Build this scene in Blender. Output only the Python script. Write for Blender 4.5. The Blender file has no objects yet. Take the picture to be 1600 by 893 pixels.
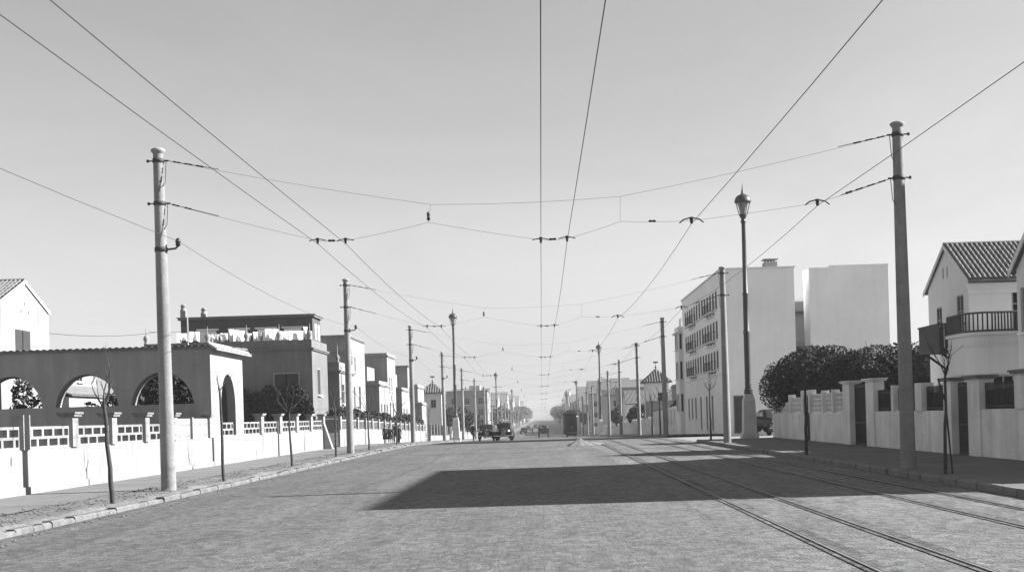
import bpy, bmesh, math, random
import numpy as np
from mathutils import Vector, Matrix
R = math.radians
PI = math.pi
scene = bpy.context.scene
col = scene.collection

# ------------------------------------------------------------------ camera measures
CAM_Z = 1.6
FPX = 2000.0                      # focal length in photo pixels (1600 wide)
VX, VY = 846.0, 649.0             # where the street vanishes
ROLL = R(1.70)
CT, ST = math.cos(ROLL), math.sin(ROLL)
def W(px, py, Y):
    """point of the place seen at a photo pixel, at the measured distance Y along the street"""
    dx, dy = px - VX, VY - py
    u = dx * CT + dy * ST
    v = -dx * ST + dy * CT
    return Vector((u * Y / FPX, Y, CAM_Z + v * Y / FPX))

# ------------------------------------------------------------------ ground profile: flat, then the street dips beyond its crest
def _ss(a, b, t):
    t = min(1, max(0, (t - a) / (b - a)))
    return t * t * (3 - 2 * t)
_T = [0.0]
for _i in range(0, 500):
    _y = _i + .5
    _T.append(_T[-1] - .0150 * _ss(68, 92, _y) * (1 - _ss(250, 320, _y)))
def gz(y):
    if y <= 0: return 0.0
    if y >= 499: return _T[499]
    i = int(y); f = y - i
    return _T[i] * (1 - f) + _T[i + 1] * f

# ------------------------------------------------------------------ mesh building
class MB:
    def __init__(self): self.v = []; self.f = []; self.mi = []; self.smooth = []
    def add(self, vs, fs, mi=0, smooth=False):
        b = len(self.v)
        self.v.extend([tuple(p) for p in vs])
        for f in fs:
            self.f.append(tuple(b + i for i in f)); self.mi.append(mi); self.smooth.append(smooth)
    def quad(self, a, b, c, d, mi=0): self.add([a, b, c, d], [(0, 1, 2, 3)], mi)
    def box(self, x0, x1, y0, y1, z0, z1, mi=0):
        vs = [(x0,y0,z0),(x1,y0,z0),(x1,y1,z0),(x0,y1,z0),(x0,y0,z1),(x1,y0,z1),(x1,y1,z1),(x0,y1,z1)]
        self.add(vs, [(0,3,2,1),(4,5,6,7),(0,1,5,4),(1,2,6,5),(2,3,7,6),(3,0,4,7)], mi)
    def obox(self, c, ax, ay, az, mi=0):
        c = Vector(c); ax = Vector(ax); ay = Vector(ay); az = Vector(az)
        vs = [c+sx*ax+sy*ay+sz*az for sz in (-1,1) for sx, sy in ((-1,-1),(1,-1),(1,1),(-1,1))]
        self.add(vs, [(0,3,2,1),(4,5,6,7),(0,1,5,4),(1,2,6,5),(2,3,7,6),(3,0,4,7)], mi)
    def tube(self, pts, rads, n=8, mi=0, cap=True, smooth=True):
        pts = [Vector(p) for p in pts]
        if not hasattr(rads, '__len__'): rads = [rads] * len(pts)
        vs = []; fs = []
        ref = None
        for i, p in enumerate(pts):
            a = pts[max(0, i-1)]; b = pts[min(len(pts)-1, i+1)]
            t = (b - a).normalized()
            if ref is None:
                ref = Vector((1,0,0)) if abs(t.x) < .8 else Vector((0,1,0))
            x = (ref - t * ref.dot(t)).normalized(); y = t.cross(x); ref = x
            for k in range(n):
                an = 2*PI*k/n
                vs.append(p + (x*math.cos(an) + y*math.sin(an)) * rads[i])
        for i in range(len(pts)-1):
            for k in range(n):
                k2 = (k+1) % n
                fs.append((i*n+k, i*n+k2, (i+1)*n+k2, (i+1)*n+k))
        self.add(vs, fs, mi, smooth)
        if cap:
            self.add(vs[:n], [tuple(range(n-1,-1,-1))], mi); self.add(vs[-n:], [tuple(range(n))], mi)
    def lathe(self, prof, n=16, o=(0,0,0), mi=0, smooth=True):
        vs = []; fs = []
        for r, z in prof:
            for k in range(n):
                an = 2*PI*(k+.5)/n
                vs.append((o[0]+r*math.cos(an), o[1]+r*math.sin(an), o[2]+z))
        for i in range(len(prof)-1):
            for k in range(n):
                k2 = (k+1) % n
                fs.append((i*n+k, i*n+k2, (i+1)*n+k2, (i+1)*n+k))
        self.add(vs, fs, mi, smooth)
        self.add(vs[:n], [tuple(range(n-1,-1,-1))], mi); self.add(vs[-n:], [tuple(range(n))], mi)
    def loft(self, secs, n=20, mi=0, axis='y', smooth=True):
        """secs: (pos, cx, half width, z0, z1, squareness)"""
        vs = []; fs = []
        for (pos, cx, hw, z0, z1, p) in secs:
            for k in range(n):
                an = 2*PI*k/n
                c, s = math.cos(an), math.sin(an)
                a = cx + hw * math.copysign(abs(c)**(2/p), c)
                z = (z0+z1)/2 + (z1-z0)/2 * math.copysign(abs(s)**(2/p), s)
                vs.append((a, pos, z) if axis == 'y' else (pos, a, z))
        for i in range(len(secs)-1):
            for k in range(n):
                k2 = (k+1) % n
                fs.append((i*n+k, (i+1)*n+k, (i+1)*n+k2, i*n+k2))
        self.add(vs, fs, mi, smooth)
        self.add(vs[:n], [tuple(range(n))], mi); self.add(vs[-n:], [tuple(range(n-1,-1,-1))], mi)
    def build(self, name, mats, parent=None, loc=None):
        me = bpy.data.meshes.new(name)
        me.from_pydata(self.v, [], self.f)
        if not isinstance(mats, (list, tuple)): mats = [mats]
        for m in mats: me.materials.append(m)
        me.polygons.foreach_set('material_index', self.mi)
        me.polygons.foreach_set('use_smooth', self.smooth)
        me.update()
        o = bpy.data.objects.new(name, me); col.objects.link(o)
        if parent is not None: o.parent = parent
        if loc is not None: o.location = loc
        return o

def tag(o, label=None, cat=None, group=None, kind=None):
    if label: o['label'] = label
    if cat: o['category'] = cat
    if group: o['group'] = group
    if kind: o['kind'] = kind
    return o
def empty(name, loc=(0,0,0), rz=0, label=None, cat=None, group=None):
    o = bpy.data.objects.new(name, None); col.objects.link(o)
    o.empty_display_size = .2
    o.location = loc; o.rotation_euler = (0, 0, rz)
    return tag(o, label, cat, group)
def copy_tree(o, parent=None):
    c = o.copy(); col.objects.link(c)
    if parent is not None: c.parent = parent
    for ch in list(o.children): copy_tree(ch, c)
    return c
ORD = ['first','second','third','fourth','fifth','sixth','seventh','eighth','ninth','tenth','eleventh','twelfth','thirteenth',
       'fourteenth','fifteenth','sixteenth','seventeenth','eighteenth','nineteenth','twentieth','twenty-first','twenty-second','twenty-third','twenty-fourth']

# ------------------------------------------------------------------ materials (the photograph is black and white: every colour is a grey)
def _nodes(name):
    m = bpy.data.materials.new(name); m.use_nodes = True
    nt = m.node_tree; b = nt.nodes['Principled BSDF']
    b.inputs['Specular IOR Level'].default_value = .25
    return m, nt, b
def _grey(v): return (v, v, v, 1)
def mat(name, v, var=.18, scale=1.2, rough=.85, bump=.0, bscale=20, streak=0, metal=0, fine=0, spec=None):
    """grey paint, plaster, metal ...: blotches of two sizes, optional vertical rain streaks, all in world space"""
    m, nt, b = _nodes(name)
    N, L = nt.nodes, nt.links
    geo = N.new('ShaderNodeNewGeometry')
    n1 = N.new('ShaderNodeTexNoise'); n1.inputs['Scale'].default_value = scale; n1.inputs['Detail'].default_value = 6; n1.inputs['Roughness'].default_value = .65
    L.new(geo.outputs['Position'], n1.inputs['Vector'])
    mr = N.new('ShaderNodeMapRange'); mr.inputs[1].default_value = .25; mr.inputs[2].default_value = .75
    mr.inputs[3].default_value = 1 - var; mr.inputs[4].default_value = 1 + var
    L.new(n1.outputs['Fac'], mr.inputs[0])
    fac = mr.outputs[0]
    if streak:
        mp = N.new('ShaderNodeMapping'); mp.inputs['Scale'].default_value = (2.2, 2.2, .22)
        L.new(geo.outputs['Position'], mp.inputs[0])
        n2 = N.new('ShaderNodeTexNoise'); n2.inputs['Scale'].default_value = 1.6; n2.inputs['Detail'].default_value = 5
        L.new(mp.outputs[0], n2.inputs['Vector'])
        r2 = N.new('ShaderNodeMapRange'); r2.inputs[1].default_value = .35; r2.inputs[2].default_value = .75; r2.inputs[3].default_value = 1; r2.inputs[4].default_value = 1 - streak
        L.new(n2.outputs['Fac'], r2.inputs[0])
        mm = N.new('ShaderNodeMath'); mm.operation = 'MULTIPLY'; L.new(fac, mm.inputs[0]); L.new(r2.outputs[0], mm.inputs[1]); fac = mm.outputs[0]
    if fine:
        n3 = N.new('ShaderNodeTexNoise'); n3.inputs['Scale'].default_value = 14; n3.inputs['Detail'].default_value = 8; n3.inputs['Roughness'].default_value = .8
        L.new(geo.outputs['Position'], n3.inputs['Vector'])
        r3 = N.new('ShaderNodeMapRange'); r3.inputs[1].default_value = .25; r3.inputs[2].default_value = .75; r3.inputs[3].default_value = 1-fine; r3.inputs[4].default_value = 1+fine
        L.new(n3.outputs['Fac'], r3.inputs[0])
        mm = N.new('ShaderNodeMath'); mm.operation = 'MULTIPLY'; L.new(fac, mm.inputs[0]); L.new(r3.outputs[0], mm.inputs[1]); fac = mm.outputs[0]
    mv = N.new('ShaderNodeMath'); mv.operation = 'MULTIPLY'; mv.inputs[1].default_value = v; mv.use_clamp = True
    L.new(fac, mv.inputs[0]); L.new(mv.outputs[0], b.inputs['Base Color'])
    b.inputs['Roughness'].default_value = rough; b.inputs['Metallic'].default_value = metal
    if spec is not None: b.inputs['Specular IOR Level'].default_value = spec
    if bump:
        nb = N.new('ShaderNodeTexNoise'); nb.inputs['Scale'].default_value = bscale; nb.inputs['Detail'].default_value = 6
        L.new(geo.outputs['Position'], nb.inputs['Vector'])
        bp = N.new('ShaderNodeBump'); bp.inputs['Strength'].default_value = bump; bp.inputs['Distance'].default_value = .03
        L.new(nb.outputs['Fac'], bp.inputs['Height']); L.new(bp.outputs[0], b.inputs['Normal'])
    return m

def setts(name, v, mortar, bw, rh, var, rough=.75, big=.25, seed=0, spots=.0, side_tone=False):
    """stone setts: running courses across the street, each stone its own grey, worn and patched over metres"""
    m, nt, b = _nodes(name)
    N, L = nt.nodes, nt.links
    geo = N.new('ShaderNodeNewGeometry')
    # wobble the courses a little
    nw = N.new('ShaderNodeTexNoise'); nw.inputs['Scale'].default_value = 1.7; nw.inputs['Detail'].default_value = 3
    L.new(geo.outputs['Position'], nw.inputs['Vector'])
    va = N.new('ShaderNodeVectorMath'); va.operation = 'MULTIPLY_ADD'
    va.inputs[1].default_value = (.22, .16, 0)
    L.new(nw.outputs['Color'], va.inputs[0]); L.new(geo.outputs['Position'], va.inputs[2])
    br = N.new('ShaderNodeTexBrick')
    br.inputs['Scale'].default_value = 1; br.inputs['Brick Width'].default_value = bw; br.inputs['Row Height'].default_value = rh
    br.inputs['Mortar Size'].default_value = .012; br.inputs['Mortar Smooth'].default_value = .4; br.inputs['Bias'].default_value = 0
    br.inputs['Color1'].default_value = _grey(v*(1-var)); br.inputs['Color2'].default_value = _grey(v*(1+var)); br.inputs['Mortar'].default_value = _grey(mortar)
    L.new(va.outputs[0], br.inputs['Vector'])
    fac = br.outputs['Color']
    vmp = N.new('ShaderNodeMapping'); vmp.inputs['Scale'].default_value = (11, 6.5, 1); L.new(va.outputs[0], vmp.inputs[0])
    vo = N.new('ShaderNodeTexVoronoi'); vo.inputs['Scale'].default_value = 1.0; vo.voronoi_dimensions = '2D'; L.new(vmp.outputs[0], vo.inputs['Vector'])
    vs_ = N.new('ShaderNodeSeparateColor'); L.new(vo.outputs['Color'], vs_.inputs[0])
    vr = N.new('ShaderNodeMapRange'); vr.inputs[3].default_value = .72; vr.inputs[4].default_value = 1.28; L.new(vs_.outputs[0], vr.inputs[0])
    vx = N.new('ShaderNodeMix'); vx.data_type = 'RGBA'; vx.blend_type = 'MULTIPLY'; vx.inputs[0].default_value = 1
    vc = N.new('ShaderNodeCombineColor')
    for k in range(3): L.new(vr.outputs[0], vc.inputs[k])
    L.new(fac, vx.inputs[6]); L.new(vc.outputs[0], vx.inputs[7]); fac = vx.outputs[2]
    def mul(scale, lo, hi, a, bb, vec=None, rough_=.6, detail=6):
        nonlocal fac
        n = N.new('ShaderNodeTexNoise'); n.inputs['Scale'].default_value = scale; n.inputs['Detail'].default_value = detail; n.inputs['Roughness'].default_value = rough_
        if vec:
            mp = N.new('ShaderNodeMapping'); mp.inputs['Scale'].default_value = vec; mp.inputs['Location'].default_value = (seed*3.1, seed*1.7, 0)
            L.new(geo.outputs['Position'], mp.inputs[0]); L.new(mp.outputs[0], n.inputs['Vector'])
        else: L.new(geo.outputs['Position'], n.inputs['Vector'])
        r = N.new('ShaderNodeMapRange'); r.inputs[1].default_value = lo; r.inputs[2].default_value = hi; r.inputs[3].default_value = a; r.inputs[4].default_value = bb
        L.new(n.outputs['Fac'], r.inputs[0])
        x = N.new('ShaderNodeMix'); x.data_type = 'RGBA'; x.blend_type = 'MULTIPLY'; x.inputs[0].default_value = 1
        cb = N.new('ShaderNodeCombineColor')
        for k in range(3): L.new(r.outputs[0], cb.inputs[k])
        L.new(fac, x.inputs[6]); L.new(cb.outputs[0], x.inputs[7]); fac = x.outputs[2]
    mul(.35, .3, .7, 1-big, 1+big, (1, .45, 1))       # patches drawn out along the street
    mul(1.0, .3, .7, .86, 1.14, (1.1, .07, 1), .55, 4)   # wheel-worn bands along the street
    mul(.9, .56, .70, 1.0, .70, (1, .5, 1), .7, 8)         # oil and damp patches
    mul(4.5, .3, .7, .92, 1.08, (1, .2, 1), .7, 4)
    mul(1.6, .3, .7, 1-big*.5, 1+big*.5, (1, .6, 1))
    mul(16, .3, .7, .76, 1.24, (1, .3, 1), .8, 8); mul(40, .3, .7, .68, 1.32, (1, .4, 1), .7, 3)
    if spots: mul(20, .62, .72, 1, 1+spots, (1, .3, 1), .7, 3)
    if side_tone:   # darker towards the left kerb, lighter towards the tram road
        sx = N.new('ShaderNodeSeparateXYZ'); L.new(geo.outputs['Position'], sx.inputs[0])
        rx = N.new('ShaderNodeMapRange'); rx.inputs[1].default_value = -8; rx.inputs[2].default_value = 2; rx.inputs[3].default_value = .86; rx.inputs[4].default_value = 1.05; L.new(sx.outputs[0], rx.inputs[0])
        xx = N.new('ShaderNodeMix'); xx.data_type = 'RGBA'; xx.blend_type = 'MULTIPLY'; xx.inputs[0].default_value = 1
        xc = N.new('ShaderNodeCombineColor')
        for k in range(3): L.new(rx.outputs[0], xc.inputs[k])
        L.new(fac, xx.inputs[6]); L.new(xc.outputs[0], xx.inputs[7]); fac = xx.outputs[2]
    L.new(fac, b.inputs['Base Color']); b.inputs['Roughness'].default_value = rough
    bp = N.new('ShaderNodeBump'); bp.inputs['Strength'].default_value = .55; bp.inputs['Distance'].default_value = .02
    inv = N.new('ShaderNodeMath'); inv.operation = 'SUBTRACT'; inv.inputs[0].default_value = 1
    L.new(br.outputs['Fac'], inv.inputs[1])
    nb = N.new('ShaderNodeTexNoise'); nb.inputs['Scale'].default_value = 14; nb.inputs['Detail'].default_value = 5; L.new(geo.outputs['Position'], nb.inputs['Vector'])
    ad = N.new('ShaderNodeMath'); ad.operation = 'ADD'; L.new(inv.outputs[0], ad.inputs[0]); L.new(nb.outputs['Fac'], ad.inputs[1])
    L.new(ad.outputs[0], bp.inputs['Height']); L.new(bp.outputs[0], b.inputs['Normal'])
    return m

M = {}
M['road'] = setts('granite_setts', .113, .096, .17, .085, .10, big=.15, spots=.8, side_tone=True)
M['trackbed'] = setts('tram_bed_setts', .128, .106, .17, .085, .10, big=.18, seed=5, spots=.7)
M['sidestreet'] = mat('side_street_earth', .21, .25, .8, .95, .5, 12, fine=.25)
M['ground'] = mat('bare_ground', .16, .25, .3, .95, .4, 6, fine=.25)
M['pavement'] = mat('pavement_earth', .140, .25, .5, .95, .4, 10, fine=.22)
M['pavement_shade'] = mat('pavement_cement', .13, .22, .6, .95, .4, 10, fine=.22)
M['sandstrip'] = mat('kerbside_dirt', .128, .38, 1.6, .95, .9, 7, fine=.5)
M['kerb'] = mat('kerb_stone', .125, .45, 2.5, .85, .5, 14, fine=.3)
M['kerb_dark'] = mat('kerb_stone_dark', .16, .35, 1.5, .85, .5, 14, fine=.3)
M['white'] = mat('whitewash', .265, .18, .55, .9, .12, 10, streak=.36, fine=.12)
M['white_old'] = mat('weathered_whitewash', .25, .14, .7, .9, .15, 8, streak=.28, fine=.06)
M['wall_right'] = mat('grey_garden_plaster', .66, .20, .9, .9, .15, 8, streak=.22, fine=.14)
M['pav_ochre'] = mat('ochre_plaster', .275, .14, .7, .9, .12, 8, streak=.22, fine=.10)
M['plaster_mid'] = mat('mid_plaster', .215, .12, .6, .9, .10, 8, streak=.10, fine=.05)
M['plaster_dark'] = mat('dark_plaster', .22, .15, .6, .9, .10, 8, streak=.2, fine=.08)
M['apart'] = mat('pale_apartment_plaster', .78, .13, .17, .9, .06, 6, streak=.05, fine=.06)
M['apart_front'] = mat('apartment_front_paint', .72, .06, .4, .9, .06, 6, streak=.05, fine=.03)
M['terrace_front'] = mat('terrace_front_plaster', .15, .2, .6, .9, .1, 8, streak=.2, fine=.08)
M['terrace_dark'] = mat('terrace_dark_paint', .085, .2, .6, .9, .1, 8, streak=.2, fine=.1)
M['house'] = mat('villa_plaster', .62, .07, .5, .9, .08, 8, streak=.06, fine=.04)
M['tile'] = mat('roof_tile', .13, .4, 2.4, .85, .3, 9, fine=.3)
M['tile_pale'] = mat('tile_edge', .42, .3, 3, .85, .3, 9, fine=.25)
M['cap'] = mat('brick_cap', .17, .35, 4, .9, .3, 12, fine=.3)
M['glass'] = mat('window_glass', .018, .5, .7, .3, spec=.12)
M['frame'] = mat('painted_frame', .30, .15, 2, .6)
M['frame_white'] = mat('white_frame', .72, .1, 2, .6)
M['shutter'] = mat('slatted_shutter', .045, .2, 3, .7)
M['iron'] = mat('wrought_iron', .045, .3, 4, .6)
M['wood_dark'] = mat('dark_timber', .07, .3, 3, .75, .3, 20)
M['pole'] = mat('pole_concrete', .22, .20, 2.2, .85, .3, 22, streak=.32, fine=.2)
M['pole_cap'] = mat('pole_cap_cement', .24, .2, 4, .85, fine=.1)
M['lamp'] = mat('lamp_cast_iron', .038, .3, 3, .5, spec=.4)
M['lampglass'] = mat('lamp_glass', .22, .2, 8, .2, spec=.5)
M['pedestal'] = mat('pedestal_cement', .52, .12, 1.2, .9, .1, 10, streak=.15)
M['wire'] = mat('wire_copper', .05, .1, 1, .6)
M['insul'] = mat('insulator_dark', .02, .1, 4, .35)
M['bark'] = mat('bark', .05, .35, 9, .9, .4, 30)
M['leaf'] = mat('evergreen_leaf', .042, .45, .9, .75, spec=.08)
M['leaf2'] = mat('hedge_leaf', .028, .5, 1.1, .8, spec=.3)
M['leaf_far'] = mat('street_tree_leaf', .07, .5, .4, .6)
M['rail'] = mat('tram_rail_steel', .17, .35, 3, .6, metal=.1)
M['groove'] = mat('rail_groove', .055, .5, 5, .9)
M['railside'] = setts('rail_side_setts', .100, .08, .16, .105, .4, big=.60, seed=9)
M['sand'] = mat('building_sand', .15, .25, 3, .95, 1.0, 9, fine=.4)
M['car'] = mat('car_paint_black', .016, .2, 2, .45, spec=.2)
M['car_grey'] = mat('car_paint_dark', .03, .2, 2, .45, spec=.2)
M['tyre'] = mat('tyre_rubber', .02, .2, 6, .8)
M['chrome'] = mat('car_chrome', .55, .1, 3, .22, metal=.9)
M['tram'] = mat('tram_paint', .03, .3, 1.5, .4)
M['cloth'] = mat('washed_linen', .78, .08, 3, .95)
M['cloth_grey'] = mat('grey_linen', .35, .2, 3, .95)
M['skin'] = mat('skin', .38, .1, 6, .6)
M['hair'] = mat('hair', .025, .3, 10, .7)
M['coat'] = mat('dark_wool', .045, .3, 6, .95)
M['coat_pale'] = mat('pale_smock', .55, .12, 5, .95)
M['far'] = mat('far_plaster', .36, .2, .2, .9, streak=.1)
M['far_white'] = mat('far_white_plaster', .66, .12, .2, .9, streak=.1)
M['far_dark'] = mat('far_dark_plaster', .20, .2, .2, .9)

# ------------------------------------------------------------------ walls with real openings
def wall(mb, o, d, width, top, holes, t=.14, thick=None, mi=0, base=0.0):
    """a wall from o along the unit direction d (outward is to the right of d); top: height or function of u;
    holes: (u0, u1, lo, hi, arch). t: depth of the reveals; thick: a free-standing wall with a back face"""
    o = Vector(o); d = Vector((d[0], d[1], 0)); n = Vector((d.y, -d.x, 0)); up = Vector((0,0,1))
    tf = top if callable(top) else (lambda u: top)
    dep = thick if thick else t
    us = {0.0, width}
    for h in holes:
        us.add(h[0]); us.add(h[1])
        if len(h) > 4 and h[4]:
            for k in range(1, 16): us.add(h[0] + (h[1]-h[0]) * (1 - math.cos(PI*k/16)) / 2)
    if callable(top):
        for k in getattr(top, 'breaks', ()): us.add(k)
    us = sorted(us)
    def hi(h, u):
        if len(h) > 4 and h[4]:
            r = (h[1]-h[0])/2; c = (h[0]+h[1])/2
            return h[3] - r*h[4] + h[4]*math.sqrt(max(0, r*r - (u-c)**2))
        return h[3]
    P = lambda u, z, dd=0: o + d*u + up*z - n*dd
    for a, b in zip(us, us[1:]):
        if b - a < 1e-6: continue
        mid = (a+b)/2
        hs = sorted([h for h in holes if h[0] < mid < h[1]], key=lambda h: h[2])
        lo = (base, base)
        for h in hs:
            l2 = (h[2], h[2])
            if l2[0] > lo[0] + 1e-6:
                mb.quad(P(a, lo[0]), P(b, lo[1]), P(b, l2[1]), P(a, l2[0]), mi)
                if thick: mb.quad(P(b, lo[1], dep), P(a, lo[0], dep), P(a, l2[0], dep), P(b, l2[1], dep), mi)
                mb.quad(P(a, l2[0]), P(b, l2[1]), P(b, l2[1], dep), P(a, l2[0], dep), mi)
            ha, hb = hi(h, a), hi(h, b)
            mb.quad(P(a, ha, dep), P(b, hb, dep), P(b, hb), P(a, ha), mi)
            lo = (ha, hb)
        ta, tb = tf(a), tf(b)
        mb.quad(P(a, lo[0]), P(b, lo[1]), P(b, tb), P(a, ta), mi)
        if thick:
            mb.quad(P(b, lo[1], dep), P(a, lo[0], dep), P(a, ta, dep), P(b, tb, dep), mi)
            mb.quad(P(a, ta), P(b, tb), P(b, tb, dep), P(a, ta, dep), mi)
    for h in holes:
        for u, s in ((h[0], 1), (h[1], -1)):
            z0, z1 = h[2], hi(h, u)
            q = [P(u, z0), P(u, z0, dep), P(u, z1, dep), P(u, z1)]
            mb.quad(*(q if s < 0 else q[::-1]), mi)
    if thick:
        for u, s in ((0, 1), (width, -1)):
            q = [P(u, base), P(u, base, dep), P(u, tf(u), dep), P(u, tf(u))]
            mb.quad(*(q if s > 0 else q[::-1]), mi)

def window(root, o, d, h, style='plain', t=.14, name='window'):
    """fills one opening: frame, pane, sill (and shutters or a door leaf)"""
    o = Vector(o); d = Vector((d[0], d[1], 0)); n = Vector((d.y, -d.x, 0)); up = Vector((0,0,1))
    u0, u1, z0, z1 = h[:4]
    C = lambda u, z, dd: o + d*u + up*z - n*dd
    mb = MB(); w = .055 if u1-u0 > .5 else .04; y = t-.035
    cu, cz = (u0+u1)/2, (z0+z1)/2; hu, hz = (u1-u0)/2, (z1-z0)/2
    e = .002
    mb.obox(C(u0+w/2+e, cz, y), d*w/2, n*.03, up*(hz-e)); mb.obox(C(u1-w/2-e, cz, y), d*w/2, n*.03, up*(hz-e))
    mb.obox(C(cu, z0+w/2+e, y), d*(hu-w-e), n*.03, up*w/2); mb.obox(C(cu, z1-w/2-e, y), d*(hu-w-e), n*.03, up*w/2)
    if style in ('plain', 'balcony') and hu > .3:
        mb.obox(C(cu, cz, y), d*.025, n*.025, up*(hz-w))
        mb.obox(C(cu-hu/2, cz+hz*.25, y), d*(hu/2-.04), n*.018, up*.018); mb.obox(C(cu+hu/2, cz+hz*.25, y), d*(hu/2-.04), n*.018, up*.018)
    if style == 'door':
        f = mb.build(name, M['frame'], root)
        m2 = MB(); m2.obox(C(cu, cz, y+.01), d*(hu-w-.003), n*.02, up*(hz-w-.003)); m2.obox(C(cu, cz-hz*.45, y-.015), d*(hu*.6), n*.006, up*(hz*.35)); m2.obox(C(cu, cz+hz*.42, y-.015), d*(hu*.6), n*.006, up*(hz*.3))
        m2.build('door_leaf', M['wood_dark'], f)
        return f
    f = mb.build(name, M['frame'], root)
    if style == 'shutter':
        m2 = MB()
        for s in (-1, 1):
            m2.obox(C(cu+s*hu/2, cz, y-.01), d*(hu/2-w/2-.01), n*.012, up*(hz-w-.01))
            k = z0 + w + .08
            while k < z1 - w - .06:
                m2.obox(C(cu+s*hu/2, k, y-.026), d*(hu/2-w/2-.05), n*.008, up*.022); k += .075
        m2.build('shutter', M['shutter'], f)
    else:
        m2 = MB(); q = y + .012
        m2.quad(C(u0+.01, z0+.01, q), C(u1-.01, z0+.01, q), C(u1-.01, z1-.01, q), C(u0+.01, z1-.01, q))
        m2.build('pane', M['glass'], f)
    if style != 'slit':
        m3 = MB(); m3.obox(C(cu, z0-.04, -.05), d*(hu+.07), n*.085, up*.035); m3.build('sill', M['frame_white'], f)
    if style == 'balcony': pass
    return f

def box_house(root, x0, x1, y0, y1, z0, z1, m, holes=None, gable=None, part='wall', styles=None, faces='SEWN', top=True, t=.07):
    """four walls with openings. holes: {'S': [...]} with u from the left end of that face seen from outside, z absolute above z0"""
    holes = holes or {}
    mb = MB(); H = z1 - z0
    specs = {'S': ((x0, y0, z0), (1, 0), x1-x0), 'E': ((x1, y0, z0), (0, 1), y1-y0), 'N': ((x1, y1, z0), (-1, 0), x1-x0), 'W': ((x0, y1, z0), (0, -1), y1-y0)}
    for k, (o, d, wd) in specs.items():
        if k not in faces: continue
        tp = H
        if gable and k in gable[0]:
            hr = gable[1] - z0
            tp = (lambda wd, hr: (lambda u: H + (hr-H) * (1 - abs(u - wd/2)/(wd/2))))(wd, hr)
            tp.breaks = (wd/2,)
        wall(mb, o, d, wd, tp, holes.get(k, []), t)
    if top and not gable: mb.quad((x0,y0,z1), (x1,y0,z1), (x1,y1,z1), (x0,y1,z1))
    w = mb.build(part, m, root)
    for k, hs in holes.items():
        if k not in faces: continue
        o, d, wd = specs[k]
        for h in hs:
            st = h[5] if len(h) > 5 else 'plain'
            window(root, o, d, h, st, t, name='door' if st == 'door' else 'window')
    return w
def cornice(root, x0, x1, y0, y1, z, h=.18, p=.12, m=None, name='cornice'):
    mb = MB(); mb.box(x0-p, x1+p, y0-p, y1+p, z+.004, z+h*.55); mb.box(x0-p*1.6, x1+p*1.6, y0-p*1.6, y1+p*1.6, z+h*.55+.001, z+h)
    return mb.build(name, m or M['white'], root)
def parapet(root, x0, x1, y0, y1, z, h, m, t=.22, name='parapet'):
    mb = MB()
    mb.box(x0, x1, y0, y0+t, z+.003, z+h); mb.box(x0, x1, y1-t, y1, z+.003, z+h)
    mb.box(x0, x0+t, y0+t, y1-t, z+.003, z+h); mb.box(x1-t, x1, y0+t, y1-t, z+.003, z+h)
    return mb.build(name, m, root)
def tile_slope(mb, e0, e1, r0, r1, pitch=.19, amp=.045, rows=8, th=.07):
    """curved roof tiles: e0-e1 is the eave line, r0-r1 the ridge line"""
    e0, e1, r0, r1 = map(Vector, (e0, e1, r0, r1))
    n = (e1-e0).cross(r0-e0).normalized()
    if n.z < 0: n = -n
    L = (e1-e0).length; nu = max(4, int(L/pitch)*6)
    vs = []; fs = []
    for j in range(rows*2+1):
        v = j/2/rows
        step = .028 * (1 if j % 2 == 0 else 0)
        jj = j
        for i in range(nu+1):
            u = i/nu
            a = e0.lerp(e1, u); b = r0.lerp(r1, u)
            ph = u*L/pitch*2*PI
            off = amp*(abs(math.sin(ph/2))*1.6 - .5) + step
            vs.append(a.lerp(b, v) + n*(th+off))
    w = nu+1
    for j in range(rows*2):
        for i in range(nu):
            fs.append((j*w+i, j*w+i+1, (j+1)*w+i+1, (j+1)*w+i))
    mb.add(vs, fs)
    # under board and edges
    mb.quad(e0, r0, r1, e1)
    for a, b in ((e0, e1), (e1, r1), (r0, e0)):
        mb.quad(a, b, b+n*(th+.02), a+n*(th+.02))
def gable_roof(root, axis, a0, a1, b0, b1, ze, zr, m, over=.28, vo=.10):
    """ridge along axis 'x' (a = x, b = y) or 'y'"""
    mb = MB(); bm = (b0+b1)/2; s = (zr-ze)/((b1-b0)/2)
    P = (lambda a, b, z: (a, b, z)) if axis == 'x' else (lambda a, b, z: (b, a, z))
    for bb, sg in ((b0-over, 1), (b1+over, -1)):
        z = ze - s*over + .02
        tile_slope(mb, P(a0-vo, bb, z), P(a1+vo, bb, z), P(a0-vo, bm, zr+.02), P(a1+vo, bm, zr+.02))
    mb.tube([P(a0-vo, bm, zr+.09), P(a1+vo, bm, zr+.09)], .09, 8)
    rf = mb.build('roof', m, root)
    for a in (a0-vo-.03, a1+vo+.001):
        mb = MB()
        for bb, sg in ((b0-over, 1), (b1+over, -1)):
            z = ze - s*over
            p = [P(a, bb, z-.06), P(a, bm, zr-.06), P(a, bm, zr+.10), P(a, bb, z+.10)]; q = [P(a+.03, *x) for x in ((bb, z-.06), (bm, zr-.06), (bm, zr+.10), (bb, z+.10))]
            mb.add(p+q, [(0,1,2,3),(7,6,5,4),(0,4,5,1),(1,5,6,2),(2,6,7,3),(3,7,4,0)])
        mb.build('bargeboard', M['house'], rf)
    return rf
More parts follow.
